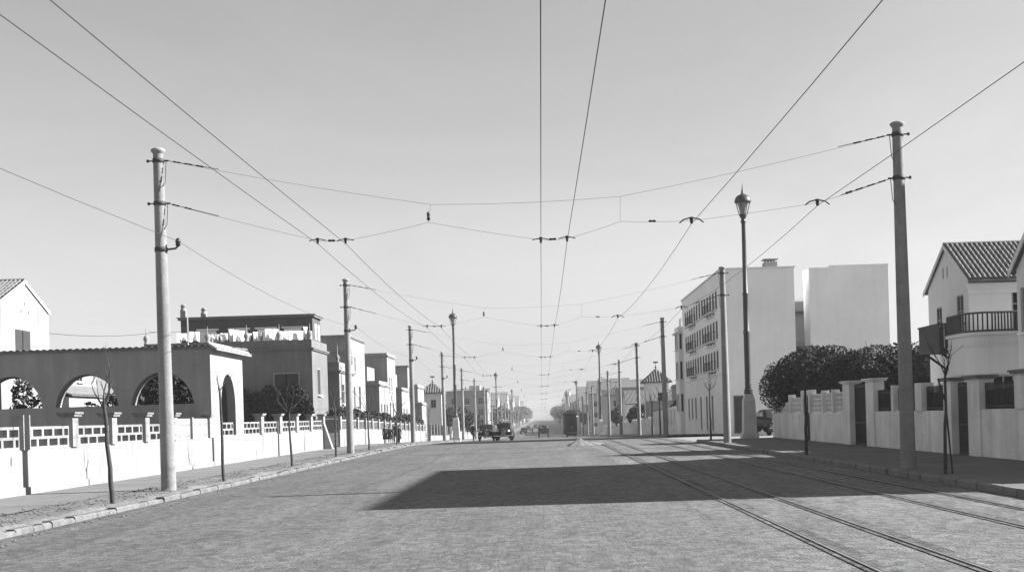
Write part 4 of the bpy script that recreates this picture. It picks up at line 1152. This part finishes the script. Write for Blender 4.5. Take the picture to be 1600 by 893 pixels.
for k in range(4): mb.tube([(15.07+.2*k, 84.6, az+.50), (15.07+.2*k, 84.6, az+.64)], .06, 6)
mb.box(14.9, 15.85, 84.15, 85.05, az+.641, az+.72); mb.build('chimney', M['plaster_dark'], h)
# corner bay
box_house(h, 11.62, 13.2, ay1+.004, 109.8, -.6, 8.7, M['apart_front'], {'S': [(.08,.3,z,z+1.5) for z in (2.2, 4.9, 7.4)], 'W': [(.2+1.2*k,1.0+1.2*k,z,z+1.5) for k in range(2) for z in (2.2, 4.9, 7.4)]}, part='corner_bay_wall')
cornice(h, 11.62, 13.2, ay1+.01, 109.8, 8.7-.6, .14, .14, M['apart_front'])
mb = MB(); mb.box(12.0, 13.1, 108, 109.6, 8.705, 9.5); mb.build('roof_hut', M['apart_front'], h)
mb = MB()
mb.box(ax-.05, ax-.002, ay0, ay1, 3.95, 4.12); mb.build('string_course', M['apart_front'], h)
for (a, b) in rows:
    for (y0, y1) in ((98.3, 102.0), (87.4, 91.2)):
        mb = MB(); mb.box(ax-.34, ax-.003, y0-.3, y1+.1, a-.05, a+.03)
        f = mb.build('balcony', M['apart_front'], h)
        mb = MB(); P = [(ax-.01, y0-.28, 0), (ax-.32, y0-.28, 0), (ax-.32, y1+.08, 0), (ax-.01, y1+.08, 0)]
        for p, q in zip(P, P[1:]): balusters(mb, p, q, a+.031, a+.66, .22, .009, .016)
        mb.build('railing', M['iron'], f)
rebase(h, (17, 95, gz(95)))

far_wall(113, 137, 'pale pilastered wall beyond the apartment block', 2.6, 'solid', M['wall_right'], X=12.0, sx=-1, hb=1.0, hp=2.45, pil=.5, ph=2.6, capm=M['white'])
far_wall(139, 190, 'grey garden wall farther down the shaded pavement', 4.2, 'solid', M['wall_right'], X=12.0, sx=-1, hb=1.0, hp=1.9, pil=.45, ph=2.1)
far_wall(194, 300, 'long grey wall far down the shaded pavement', 8, 'solid', M['wall_right'], X=12.0, sx=-1, hb=1.0, hp=1.7, pil=.5, ph=1.9)
h = empty('tower_house', (0,0,0), 0, 'house tower with a pyramid tile roof and vane on the shaded side', 'house')
g = gz(152)
box_house(h, 12.4, 15.0, 150, 153.5, g-.3, 5.05, M['house'], {'S': [(1.3,2.5,4.1,5.3), (.4,1.1,2.2,3.2)], 'W': [(1.2,2.2,4.1,5.3)]})
hip_roof(h, 12.4, 15.0, 150, 153.5, 5.15, 6.75, M['tile'], .4)
box_house(h, 11.9+.3, 17.5, 144.5, 149.9, g-.3, 2.9, M['plaster_mid'], {'S': [(.8,1.9,1.2,2.6), (3,4.2,1.2,2.6)], 'W': [(1,2,1.2,2.6), (3,4,1.2,2.6)]}, part='wing_wall')
rebase(h, (14, 151, g))
h, b = villa('dark flat roofed house between the pyramid roofed tower and the apartment block', [
    (14.0, 18.5, 128, 137, gz(132)-.4, 4.1, M['plaster_dark'], {'S': [(.8,1.8,2.8,4.2)], 'W': [(1,2,2.8,4.2),(4,5,2.8,4.2)]}, True, .2)]); rebase(h, b)
h = empty('gabled_house', (0,0,0), 0, 'grey house with a slanting roof edge left of the pyramid roofed tower', 'house')
g = gz(195)
box_house(h, 12.6, 20, 190, 198, g-.3, 3.0, M['house'], {'S': [(1,2,1.4,3.0), (4,5,1.4,3.0)], 'W': [(2,3,1.6,3.2)]}, gable=('EW', 4.9)); gable_roof(h, 'x', 12.6, 20, 190, 198, 3.0, 4.9, M['tile'], .3)
rebase(h, (16, 194, g))
h, b = villa('grey flat topped villa behind the slanting roof edge', [
    (12.8, 18.5, 210, 219, gz(214)-.4, 5.4, M['plaster_mid'], {'S': [(1,2,3.4,5), (3.4,4.4,3.4,5)], 'W': [(1,2,3.4,5),(4,5,3.4,5)]}, True, .3)]); rebase(h, b)
h = empty('tower_house', (0,0,0), 0, 'far house tower with hip roof next to the second shaded lamp', 'house')
g = gz(232)
box_house(h, 11.9, 15.4, 230, 234, g-.3, 4.8, M['far'], {'S': [(1.1,2.3,5.4,6.6)]}); hip_roof(h, 11.9, 15.4, 230, 234, 4.9, 6.5, M['tile'], .4); rebase(h, (13.6, 232, g))

tg = 'round evergreen trees behind the grey wall'
tree('evergreen_tree', 'big round dark evergreen at the wall corner by the street lamp', 13.75, 64.6, 2.0, [((-.2,0,3.0),(2.0,1.9,1.6)), ((1.3,.2,3.25),(1.7,1.7,1.4)), ((-1.3,-.2,2.7),(1.4,1.4,1.3)), ((.2,0,3.6),(1.4,1.3,1.0)), ((1.6,0,2.6),(1.5,1.5,1.2)), ((-.6,-.6,2.3),(1.5,1.2,.9))], 40000, .085, M['leaf'], 61, tg)
tree('evergreen_tree', 'wide dark evergreen behind the tall iron gate', 17.3, 63.5, 2.0, [((-.9,0,3.0),(1.9,1.6,1.5)), ((.9,0,3.3),(1.7,1.6,1.4)), ((2.3,0,3.1),(1.5,1.5,1.5)), ((.2,0,2.4),(2.0,1.6,1.3))], 32000, .085, M['leaf'], 62, tg)
tree('evergreen_tree', 'dark evergreen behind the railings beside the bay window house', 19.0, 58.6, 2.0, [((-.8,0,2.9),(1.5,1.4,1.5)), ((.8,0,2.7),(1.6,1.4,1.45)), ((1.9,0,2.3),(1.2,1.2,1.2))], 22000, .085, M['leaf'], 63, tg)
sp = sapling(16.6, 65.5, 5.0, .05, 64, 'bare tree top sticking up between the two big round evergreens', .72, 4, .55, .07); sp['group'] = 'bare saplings along the kerbs'
tree('garden_tree', 'dark bush behind the grey wall, left of the pyramid roofed tower', 13.4, 172, 1.2, [((0,0,2.6),(1.9,1.7,1.5)), ((1.7,0,2.2),(1.4,1.3,1.2))], 1800, .32, M['leaf2'], 65)
tree('garden_tree', 'dark bush near the second shaded street lamp', 13.0, 205, 1.2, [((0,0,2.9),(2.0,1.9,1.8))], 1000, .36, M['leaf2'], 66)
leaf = tree('garden_shrub', 'dark spiky shrub over the pilastered wall', 13.2, 122, 1.0, [((0,0,2.6),(.9,.9,.8)), ((.9,0,2.4),(.8,.7,.7))], 900, .2, M['leaf2'], 67, None, .06, 'shrub')

# ================================================================== FAR END OF THE STREET
r = random.Random(77)
lab_t = {-1: 'distant tree of the dim row at the far end of the sunny side', 1: 'distant tree of the dim row at the far end of the shaded side'}
protos = []
for k in range(3):
    t = empty('street_tree'); mb = MB(); mb.tube([(0,0,-.2),(.05,0,2.2),(0,.1,3.6)], [.2,.16,.1], 6); mb.build('trunk', M['bark'], t)
    bl = [((r.uniform(-1,1), r.uniform(-1,1), 4.6+r.uniform(0,1.3)), (r.uniform(1.6,2.3), r.uniform(1.6,2.3), r.uniform(1.4,2.0))) for _ in range(4)]
    leaf_mass('crown', bl, 700, .5, M['leaf_far'], t, 700+k); protos.append(t)
used = set(); n_t = {-1: 0, 1: 0}
for s in (-1, 1):
    y = 330 if s < 0 else 345
    while y < 1150:
        k = r.randint(0, 2); p = protos[k]
        t = p if k not in used else copy_tree(p); used.add(k)
        t.location = (s*(10.4+r.uniform(-.5,.8)), y, gz(y)); t.rotation_euler = (0,0,r.uniform(0,6)); q = r.uniform(.7,1.1)*(1.0 if y < 600 else 1.3); t.scale = (q,q,q)
        i = n_t[s]; n_t[s] += 1
        tag(t, (f'{ORD[i]} of the dim street trees far down the {"sunny" if s < 0 else "shaded"} side') if i < 8 else lab_t[s], 'tree', 'dim street trees at the far end')
        y += r.uniform(15, 26)*(1 if y < 600 else 1.8)
n_h = 0
for s in (-1, 1):
    y = 322 if s < 0 else 250
    i = 0
    while y < 1100:
        L = r.uniform(16, 26)*(1 if y < 480 else 1.9); hgt = r.uniform(6.5, 10.5) + (2 if y > 600 else 0); w = r.uniform(8, 13); x = s*(13.4+r.uniform(0, 2.5)); g = gz(y)
        m = r.choice([M['far'], M['far_white'], M['far_dark'], M['far']])
        h = empty('distant_house', (0,0,0), 0, (f'{ORD[i]} of the hazy houses at the far end of the {"sunny" if s < 0 else "shaded"} side'), 'house', 'hazy houses at the far end')
        x0, x1 = (x-w, x) if s < 0 else (x, x+w)
        fl = int(hgt/3.1)
        hs = {'S': [(1.2+3*a, 2.3+3*a, .9+3*f_, 2.4+3*f_) for a in range(int((w-1)/3)) for f_ in range(fl)], ('E' if s < 0 else 'W'): [(1.2+4*a, 2.4+4*a, .9+3*f_, 2.4+3*f_) for a in range(int((L-1)/4)) for f_ in range(fl)]} if y < 520 else {}
        gb = r.random() < .4
        box_house(h, x0, x1, y, y+L, g-.2, g+hgt, m, hs, gable=('EW', g+hgt+L*.16) if gb else None)
        if gb: gable_roof(h, 'x', x0, x1, y, y+L, g+hgt, g+hgt+L*.16, M['tile'], .3)
        else: cornice(h, x0, x1, y, y+L, g+hgt, .3, .2, m)
        rebase(h, (x, y+L/2, g)); i += 1
        y += L + r.uniform(3, 12)*(1 if y < 500 else 2)
t = empty('water_tower', (0,0,0), 0, 'pale slim tower with a flared top rising over the shaded side roofs', 'tower')
g = gz(480); x = 9.9
mb = MB(); mb.lathe([(.8,g-.2),(.72,g+11.3),(1.2,g+12.0),(1.25,g+13.0),(1.15,g+13.05)], 18, (x, 480, 0)); mb.build('shaft', M['far'], t)
mb = MB(); mb.lathe([(1.3,g+13.06),(.5,g+13.25),(.1,g+13.4),(.05,g+14.2)], 14, (x, 480, 0)); mb.build('roof', M['tile'], t); rebase(t, (x, 480, g))
# ================================================================== VEHICLES
def wheel(root, x, y, r, w, m=None):
    mb = MB(); prof = [(r*.62,-w/2),(r*.9,-w/2),(r,-w*.28),(r,w*.28),(r*.9,w/2),(r*.62,w/2)]
    vs = []; n = 20
    for a, z in prof:
        for k in range(n): an = 2*PI*k/n; vs.append((x+z, y+a*math.cos(an), r+a*math.sin(an)))
    mb.add(vs, [(i*n+k, i*n+(k+1)%n, (i+1)*n+(k+1)%n, (i+1)*n+k) for i in range(len(prof)-1) for k in range(n)], 0, True)
    o = mb.build('wheel', M['tyre'], root)
    mb = MB(); s = 1 if x > 0 else -1; vs = []
    for a, z in ((r*.64, s*w*.28), (r*.5, s*w*.2), (r*.2, s*w*.34), (.02, s*w*.42)):
        for k in range(n): an = 2*PI*k/n; vs.append((x+z, y+a*math.cos(an), r+a*math.sin(an)))
    mb.add(vs, [(i*n+k, i*n+(k+1)%n, (i+1)*n+(k+1)%n, (i+1)*n+k) for i in range(3) for k in range(n)], 0, True)
    mb.build('rim', M['car_grey'], o)
    return o
def make_car(paint, tall=1.0, L=4.0):
    """a pre-war saloon, its nose towards -Y"""
    root = empty('parked_car'); h = L/2
    mb = MB()
    mb.loft([(-h+.25, 0,.42,.40,.98,3),(-h+.30,0,.47,.36,1.03,3.2),(-h+1.1,0,.58,.34,1.10,3),(-h+1.5,0,.68,.40,1.12,3.5),(h-1.3,0,.74,.40,1.14,3.5),(h-.5,0,.72,.34,1.12,3),(h-.12,0,.62,.36,1.0,2.6),(h,0,.48,.45,.86,2.4)], 24)
    body = mb.build('body', paint, root)
    mb = MB(); zt = 1.62*tall
    mb.loft([(-h+1.42,0,.60,1.0,1.12,4),(-h+1.62,0,.64,1.0,zt-.08,4.2),(-h+1.80,0,.64,1.0,zt-.01,4),(h-1.4,0,.64,1.0,zt,3.8),(h-.8,0,.60,1.0,zt-.08,3.4),(h-.42,0,.52,1.0,zt-.28,3),(h-.22,0,.44,.98,1.15,2.6)], 28)
    cab = mb.build('cabin', paint, root)
    def pane(pts, nm='window'):
        mb = MB(); mb.add(pts, [tuple(range(len(pts)))]); mb.build(nm, M['carglass'], cab)
    y = -h+1.49
    pane([(-.52,y-.035,1.17),(.52,y-.035,1.17),(.50,y+.115,zt-.17),(-.50,y+.115,zt-.17)], 'windscreen')
    for s in (-1, 1):
        for a, b in ((-h+1.72, -h+2.40), (-h+2.48, h-.95)):
            x = s*.652; pane([(x,a,1.18),(x,b,1.18),(x*.985,b-.05,zt-.17),(x*.985,a+.05,zt-.17)], 'side_window')
    pane([(-.28,h-.30,1.22),(.28,h-.30,1.22),(.26,h-.46,zt-.28),(-.26,h-.46,zt-.28)], 'rear_window')
    mb = MB(); mb.loft([(-h+.20,0,.20,.50,.96,2.4),(-h+.245,0,.25,.46,1.0,2.4)], 16); gr = mb.build('grille', M['car_grey'], root)
    mb = MB()
    for k in range(7): mb.box(-.165+.05*k, -.145+.05*k, -h+.175, -h+.20, .54, .93)
    mb.tube([(0,-h+.20,1.0),(0,-h+.24,1.06)], .02, 6); mb.build('grille_bar', M['chrome'], gr)
    for s in (-1, 1):
        for yc in (-h+.62, h-.75):
            mb = MB(); secs = []
            for k in range(9):
                a = PI*(.02+.96*k/8); secs.append((yc-.52*math.cos(a)*1.05, s*.63, .185, .20+.30*math.sin(a), .40+.46*math.sin(a), 2.6))
            mb.loft(secs, 12); mb.build('mudguard', paint, root)
            wheel(root, s*.64, yc, .34, .17)
        mb = MB(); mb.box(s*.74-.06, s*.74+.06, -h+1.05, h-1.25, .34, .38); mb.build('running_board', M['tyre'], root)
        mb = MB(); mb.lathe([(.02,0),(.11,.02),(.115,.06),(.09,.14),(.03,.22)], 14); hl = mb.build('headlight', M['chrome'], root)
        hl.rotation_euler = (-PI/2, 0, 0); hl.location = (s*.42, -h+.28, .86)
    mb = MB(); mb.tube([(-.78,-h+.10,.46),(-.4,-h-.02,.46),(.4,-h-.02,.46),(.78,-h+.10,.46)], .045, 8); mb.build('bumper', M['chrome'], root)
    mb = MB(); mb.tube([(-.72,h+.02,.46),(-.4,h+.10,.46),(.4,h+.10,.46),(.72,h+.02,.46)], .045, 8); mb.build('bumper', M['chrome'], root)
    return root
M['carglass'] = mat('car_glass', .22, .3, 3, .12, spec=.6)
c = make_car(M['car'], .95); c.location = (-5.1, 118, gz(118)); c.rotation_euler.z = .04; tag(c, 'dark saloon car with rounded roof, beside the kerb and nearer the lamp', 'car', 'dark cars by the sunny kerb')
c = make_car(M['car'], 1.0, 4.2); c.location = (-3.35, 115, gz(115)); c.rotation_euler.z = -.03; tag(c, 'taller black saloon car with a bright windscreen facing the camera', 'car', 'dark cars by the sunny kerb')
far_car = make_car(M['car_grey'], 1.0); far_car.location = (14.3, 79.6, gz(79)); far_car.rotation_euler.z = R(8); tag(far_car, 'dark car standing in the side street behind the lamp pedestal', 'car')
for i, (x, y) in enumerate(((-4.9, 340), (-4.2, 400), (-2.2, 452))):
    k = copy_tree(c); k.location = (x, y, gz(y)); k.rotation_euler.z = rnd.uniform(-.1,.1)
    tag(k, f'{ORD[i]} tiny dark car in the far distance near the sunny kerb', 'car', 'tiny cars far down the road')
# open lorry seen from behind
t = empty('open_lorry', (.25, 200, gz(200)), 0, 'small dark open lorry driving away down the middle of the road', 'lorry')
mb = MB(); mb.box(-.85,.85,-1.6,.9,.75,.86); mb.box(-.85,.85,-1.6,-1.54,.861,1.45); mb.box(-.85,-.79,-1.539,.9,.861,1.45); mb.box(.79,.85,-1.539,.9,.861,1.45); mb.build('load_bed', M['wood_dark'], t)
mb = MB(); mb.loft([(.95,0,.72,.7,1.75,5),(1.1,0,.74,.7,1.9,5),(1.9,0,.74,.7,1.85,5),(2.05,0,.70,.7,1.2,4)], 20); cb = mb.build('cab', M['car_grey'], t)
mb = MB(); mb.quad((-.35,.943,1.35),(.35,.943,1.35),(.35,.943,1.65),(-.35,.943,1.65)); mb.build('rear_window', M['carglass'], cb)
mb = MB(); mb.loft([(2.0,0,.5,.6,1.2,3),(2.9,0,.42,.55,1.12,3)], 16); mb.build('bonnet', M['car_grey'], t)
for x in (-.72,.72):
    for y in (-.8, 2.3): wheel(t, x, y, .38, .22)
for i, (x, hgt) in enumerate(((-.5,.55), (.45,.6))):
    b = MB(); b.loft([(-1.2,x,.2,.87,1.45,2),(-1.0,x,.27,.87,1.62+hgt*.2,2.2),(-.6,x,.28,.87,1.66,2.2),(-.4,x,.2,.87,1.5,2)], 14)
    o = b.build('sack', M['coat'], None, (t.location.x, t.location.y, t.location.z)); tag(o, f'dark bulky sack on the {"near kerb" if x < 0 else "tram"} side of the open lorry bed', 'sack', 'sacks on the lorry')

# tram
t = empty('tram', (3.7, 160, gz(160)), 0, 'dark electric tram coming towards the camera on the tram track', 'tram')
mb = MB(); mb.loft([(-.30,0,.72,.42,2.72,7),(-.10,0,.92,.36,2.8,7),(.35,0,1.04,.34,2.82,8),(8.6,0,1.04,.34,2.82,8),(9.1,0,.9,.36,2.8,7),(9.3,0,.7,.42,2.72,7)], 40); bd = mb.build('body', M['tram'], t)
mb = MB(); mb.loft([(-.42,0,.80,2.76,2.98,3),(-.1,0,1.05,2.76,3.08,3),(9.1,0,1.05,2.76,3.08,3),(9.4,0,.8,2.76,2.98,3)], 24); mb.loft([(1.2,0,.55,3.0,3.38,4),(7.8,0,.55,3.0,3.38,4)], 20); mb.build('roof', M['car_grey'], t)
def pn(pts, nm): 
    mb = MB(); mb.add(pts, [tuple(range(len(pts)))]); mb.build(nm, M['glass'], bd)
pn([(-.34,-.315,1.6),(.34,-.315,1.6),(.34,-.315,2.45),(-.34,-.315,2.45)], 'windscreen')
for s in (-1,1):
    pn([(s*.42,-.30,1.6),(s*.80,-.14,1.6),(s*.80,-.14,2.45),(s*.42,-.30,2.45)], 'front_side_window')
    for k in range(7):
        y = .7+1.13*k; pn([(s*1.046,y,1.55),(s*1.046,y+.92,1.55),(s*1.046,y+.92,2.45),(s*1.046,y,2.45)], 'side_window')
mb = MB(); mb.lathe([(.02,0),(.13,.02),(.14,.08),(.10,.12)], 14); hl = mb.build('headlight', M['car_grey'], t); hl.rotation_euler = (PI/2,0,0); hl.location = (0,-.32,1.15)
mb = MB(); mb.tube([(-.9,-.45,.52),(-.5,-.62,.52),(.5,-.62,.52),(.9,-.45,.52)], .07, 8); mb.box(-.6,.6,-.5,-.44,.15,.42); mb.build('fender', M['iron'], t)
mb = MB(); mb.box(-.5,.5,-.2,.1,3.1,3.32); mb.build('route_box', M['plaster_mid'], t)
mb = MB(); mb.tube([(0,4.5,3.38),(0,4.5,3.6),(0,8.6,5.85)], .04, 6); mb.build('trolley_arm', M['iron'], t)
for y in (2.4, 6.6):
    for x in (-.5,.5): wheel(t, x, y, .38, .12)
t.location.z += .02

# ================================================================== PEOPLE
def person(x, y, zb, H, face, label, coat_m, trouser_m, seed, walk=.15, skirt=False, child=False, group=None):
    """one continuous skinned body; hair and coat are its children"""
    r = random.Random(seed); s = H/1.70
    hs = 1.12 if child else 1.0
    J = {}
    def P(n, v, rad): J[n] = (Vector(v)*s, rad*s)
    P('pel',(0,0,.92),.125); P('bel',(0,0,1.05),.118); P('che',(0,.0,1.25),.135); P('nec',(0,.005,1.42),.055); P('jaw',(0,-.015,1.50),.062*hs); P('hea',(0,-.01,1.585),.088*hs); P('cro',(0,.0,1.65),.055*hs)
    for sd, q in ((-1,'l'),(1,'r')):
        w = walk*sd
        P(q+'hip',(.085*sd,0,.88),.095); P(q+'kne',(.095*sd,-.5*w-.02,.49),.062); P(q+'ank',(.095*sd,-w*.9+.02,.09),.042); P(q+'toe',(.11*sd,-w*.9-.13,.04),.036)
        P(q+'sho',(.165*sd,0,1.37),.062); P(q+'elb',(.23*sd,.02+w*.3,1.10),.046); P(q+'wri',(.235*sd,-.06+w*.6,.87),.030); P(q+'pal',(.232*sd,-.075+w*.62,.80),.030)
        for f, (dx, L) in enumerate(((-.024,.078),(-.008,.09),(.008,.085),(.024,.068))):
            P(q+'fa%d'%f,(.232*sd+.008*sd,-.085+dx+w*.62,.78-L*.5),.0095); P(q+'fb%d'%f,(.226*sd,-.085+dx*1.1+w*.62,.78-L),.0075)
        P(q+'ta',(.225*sd,-.115+w*.62,.80),.011); P(q+'tb',(.218*sd,-.13+w*.62,.755),.009)
    names = list(J); idx = {n:i for i,n in enumerate(names)}
    E = [('pel','bel'),('bel','che'),('che','nec'),('nec','jaw'),('jaw','hea'),('hea','cro')]
    for q in 'lr':
        E += [('pel',q+'hip'),(q+'hip',q+'kne'),(q+'kne',q+'ank'),(q+'ank',q+'toe'),('che',q+'sho'),(q+'sho',q+'elb'),(q+'elb',q+'wri'),(q+'wri',q+'pal')]
        for f in range(4): E += [(q+'pal',q+'fa%d'%f),(q+'fa%d'%f,q+'fb%d'%f)]
        E += [(q+'pal',q+'ta'),(q+'ta',q+'tb')]
    me = bpy.data.meshes.new('person'); me.from_pydata([J[n][0] for n in names], [(idx[a],idx[b]) for a,b in E], [])
    tmp = bpy.data.objects.new('tmp', me); col.objects.link(tmp)
    mod = tmp.modifiers.new('skin','SKIN'); mod.use_smooth_shade = True
    for i, n in enumerate(names):
        sv = me.skin_vertices[0].data[i]; sv.radius = (J[n][1], J[n][1]); sv.use_root = (n == 'pel')
    tmp.modifiers.new('sub','SUBSURF').levels = 1
    dg = bpy.context.evaluated_depsgraph_get()
    m2 = bpy.data.meshes.new_from_object(tmp.evaluated_get(dg)); bpy.data.objects.remove(tmp)
    m2.materials.clear()
    for mm in (M['skin'], trouser_m, coat_m, M['hair']): m2.materials.append(mm)
    for p in m2.polygons:
        c = p.center/s
        p.material_index = 0
        if c.z < .10: p.material_index = 3
        elif abs(c.x) > .15 and c.z > .83: p.material_index = 2
        elif c.z < (.50 if child and abs(c.x) < .2 else .93) and abs(c.x) < .2: p.material_index = 1
        elif c.z < 1.43 and abs(c.x) < .2: p.material_index = 2
    b = bpy.data.objects.new('person', m2); col.objects.link(b)
    b.location = (x, y, zb); b.rotation_euler.z = face
    tag(b, label, 'person', group)
    mb = MB(); z0 = (.42 if skirt else .60)*s
    secs = [(z0, .25 if skirt else .215, .2), (.92*s/s if 0 else .92*s, .175, .145), (1.08*s, .16, .135), (1.28*s, .19, .145), (1.385*s, .175, .115), (1.44*s, .07, .068)]
    n = 18; vs = []
    for z, a, d in secs:
        for k in range(n): an = 2*PI*k/n; vs.append((a*s*math.cos(an), d*s*math.sin(an), z))
    mb.add(vs, [(i*n+k, i*n+(k+1)%n, (i+1)*n+(k+1)%n, (i+1)*n+k) for i in range(len(secs)-1) for k in range(n)], 0, True)
    mb.build('coat', coat_m, b)
    mb = MB(); hr = .098*s*hs; vs = []; n = 14; R_ = 6; cz = 1.60*s
    for i in range(R_+1):
        t_ = PI*.52*i/R_
        for k in range(n):
            an = 2*PI*k/n; front = max(0, -math.sin(an))
            tt = t_*(1-.30*front) * (1.25 if front == 0 else 1)
            vs.append((hr*math.sin(tt)*math.cos(an), .012*s+hr*1.06*math.sin(tt)*math.sin(an), cz+hr*1.05*math.cos(tt)))
    mb.add(vs, [(i*n+k, i*n+(k+1)%n, (i+1)*n+(k+1)%n, (i+1)*n+k) for i in range(R_) for k in range(n)], 0, True)
    mb.build('hair', M['hair'], b)
    mb = MB()
    for sd in (-1,1): mb.lathe([(.001,-.008*s),(.009*s,0),(.001,.008*s)], 8, (sd*.034*s*hs, -.088*s*hs, 1.585*s))
    mb.obox((0,-.098*s*hs,1.555*s),(.011*s,0,0),(0,.016*s,0),(0,0,.022*s)); mb.obox((0,-.078*s*hs,1.51*s),(.024*s,0,0),(0,.006*s,0),(0,0,.005*s))
    mb.build('facial_features', M['hair'], b)
    return b
gk = 'children on the sunny pavement'
kz = lambda y: gz(y)+.13
person(-10.25, 83.6, kz(83.6), 1.22, R(170), 'child in a dark coat, farthest from the road in the group on the pavement', M['coat'], M['coat'], 1, .12, True, True, gk)
person(-10.02, 84.2, kz(84.2), 1.18, R(190), 'child in dark clothes standing second from the wall in the group', M['coat'], M['coat'], 2, .05, True, True, gk)
person(-9.78, 84.3, kz(84.0), 1.20, R(100), 'child in a pale smock and dark cape in the middle of the group', M['coat_pale'], M['coat'], 3, .1, True, True, gk)
person(-9.55, 83.8, kz(83.6), 1.38, R(200), 'tallest child of the group in a dark jacket', M['coat'], M['coat'], 4, .18, False, True, gk)
person(-9.33, 83.6, kz(83.9), 1.20, R(160), 'child in a dark coat nearest the road in the group', M['coat'], M['coat'], 5, .15, True, True, gk)
person(-6.0, 112, gz(112), 1.66, R(150), 'adult in dark clothes standing on the road beside the parked dark cars', M['coat'], M['car_grey'], 6, .15, False, False)
person(-2.4, 330, gz(330), 1.7, R(0), 'tiny figure walking on the road far away beyond the cars', M['coat'], M['coat'], 7, .2)

# ================================================================== AIR, SKY, SUN, CAMERA
HAZE = .00038
mb = MB(); mb.box(-720, 720, -60, 1520, gz(498)-1.1, 17.5)
hz = mb.build('haze', bpy.data.materials.new('haze_air')); hz['kind'] = 'stuff'
hm = hz.data.materials[0]; hm.use_nodes = True; nt = hm.node_tree; nt.nodes.clear()
out = nt.nodes.new('ShaderNodeOutputMaterial'); pv_ = nt.nodes.new('ShaderNodeVolumePrincipled')
pv_.inputs['Color'].default_value = (.78,.78,.78,1); pv_.inputs['Density'].default_value = HAZE; pv_.inputs['Anisotropy'].default_value = .25
nt.links.new(pv_.outputs[0], out.inputs['Volume'])

AZ, EL = R(84.5), R(29.5)          # the sun stands over the shaded side, a little beyond the camera
to_sun = Vector((math.sin(AZ)*math.cos(EL), math.cos(AZ)*math.cos(EL), math.sin(EL)))
sl = bpy.data.lights.new('sun', 'SUN'); sl.energy = SUN_E = 5.0; sl.angle = R(.55); sl.color = (1, 1, 1)
so = bpy.data.objects.new('sun', sl); col.objects.link(so); so.location = (60, 10, 40)
so.rotation_euler = (-to_sun).to_track_quat('-Z', 'Y').to_euler()
wd = bpy.data.worlds.new('World'); scene.world = wd; wd.use_nodes = True
nt = wd.node_tree; bg = nt.nodes['Background']
sky = nt.nodes.new('ShaderNodeTexSky'); sky.sky_type = 'NISHITA'; sky.sun_disc = False
sky.sun_elevation = EL; sky.sun_rotation = AZ; sky.air_density = 3.6; sky.dust_density = .1; sky.ozone_density = 1.0; sky.altitude = 20
# panchromatic film behind a yellow filter: a grey mix of the three colours
sep = nt.nodes.new('ShaderNodeSeparateColor'); nt.links.new(sky.outputs[0], sep.inputs[0])
def mth(op, a, b):
    n = nt.nodes.new('ShaderNodeMath'); n.operation = op
    for i, q in enumerate((a, b)):
        if isinstance(q, (int, float)): n.inputs[i].default_value = q
        else: nt.links.new(q, n.inputs[i])
    return n.outputs[0]
gmix = mth('ADD', mth('ADD', mth('MULTIPLY', sep.outputs[0], 1.0), mth('MULTIPLY', sep.outputs[1], .0)), mth('MULTIPLY', sep.outputs[2], .0))
cb_ = nt.nodes.new('ShaderNodeCombineColor')
# thin uneven veil of high cloud
tc = nt.nodes.new('ShaderNodeTexCoord'); mpn = nt.nodes.new('ShaderNodeMapping'); mpn.inputs['Scale'].default_value = (1.3, 1.3, 5)
nt.links.new(tc.outputs['Generated'], mpn.inputs[0])
cn = nt.nodes.new('ShaderNodeTexNoise'); cn.inputs['Scale'].default_value = 2.2; cn.inputs['Detail'].default_value = 7; cn.inputs['Roughness'].default_value = .62; cn.inputs['Distortion'].default_value = .6
nt.links.new(mpn.outputs[0], cn.inputs['Vector'])
cr = nt.nodes.new('ShaderNodeMapRange'); cr.inputs[1].default_value = .25; cr.inputs[2].default_value = .75; cr.inputs[3].default_value = .93; cr.inputs[4].default_value = 1.07
nt.links.new(cn.outputs['Fac'], cr.inputs[0]); gmix = mth('MULTIPLY', gmix, cr.outputs[0])
for k in range(3): nt.links.new(gmix, cb_.inputs[k])
nt.links.new(cb_.outputs[0], bg.inputs['Color']); bg.inputs['Strength'].default_value = .0345

cam = bpy.data.cameras.new('camera'); co = bpy.data.objects.new('camera', cam); col.objects.link(co)
cam.sensor_width = 36; cam.sensor_fit = 'HORIZONTAL'; cam.lens = FPX/1600*36
cam.shift_x = (800-VX)/1600; cam.shift_y = (VY-446.5)/1600
cam.clip_start = .1; cam.clip_end = 6000
co.location = (0, 0, CAM_Z)
# looks along +Y; the picture is turned a little so that tops lean to the left
co.rotation_euler = (Matrix.Rotation(ROLL, 3, 'Y') @ Matrix.Rotation(PI/2, 3, 'X')).to_euler()
scene.camera = co
scene.view_settings.view_transform = 'Standard'; scene.view_settings.look = 'None'
scene.view_settings.gamma = 1; scene.view_settings.use_curve_mapping = False
scene.view_settings.exposure = 1.66
scene.render.engine = 'CYCLES'
scene.cycles.max_bounces = 6; scene.cycles.diffuse_bounces = 3; scene.cycles.glossy_bounces = 2; scene.cycles.volume_bounces = 0
scene.cycles.use_denoising = True
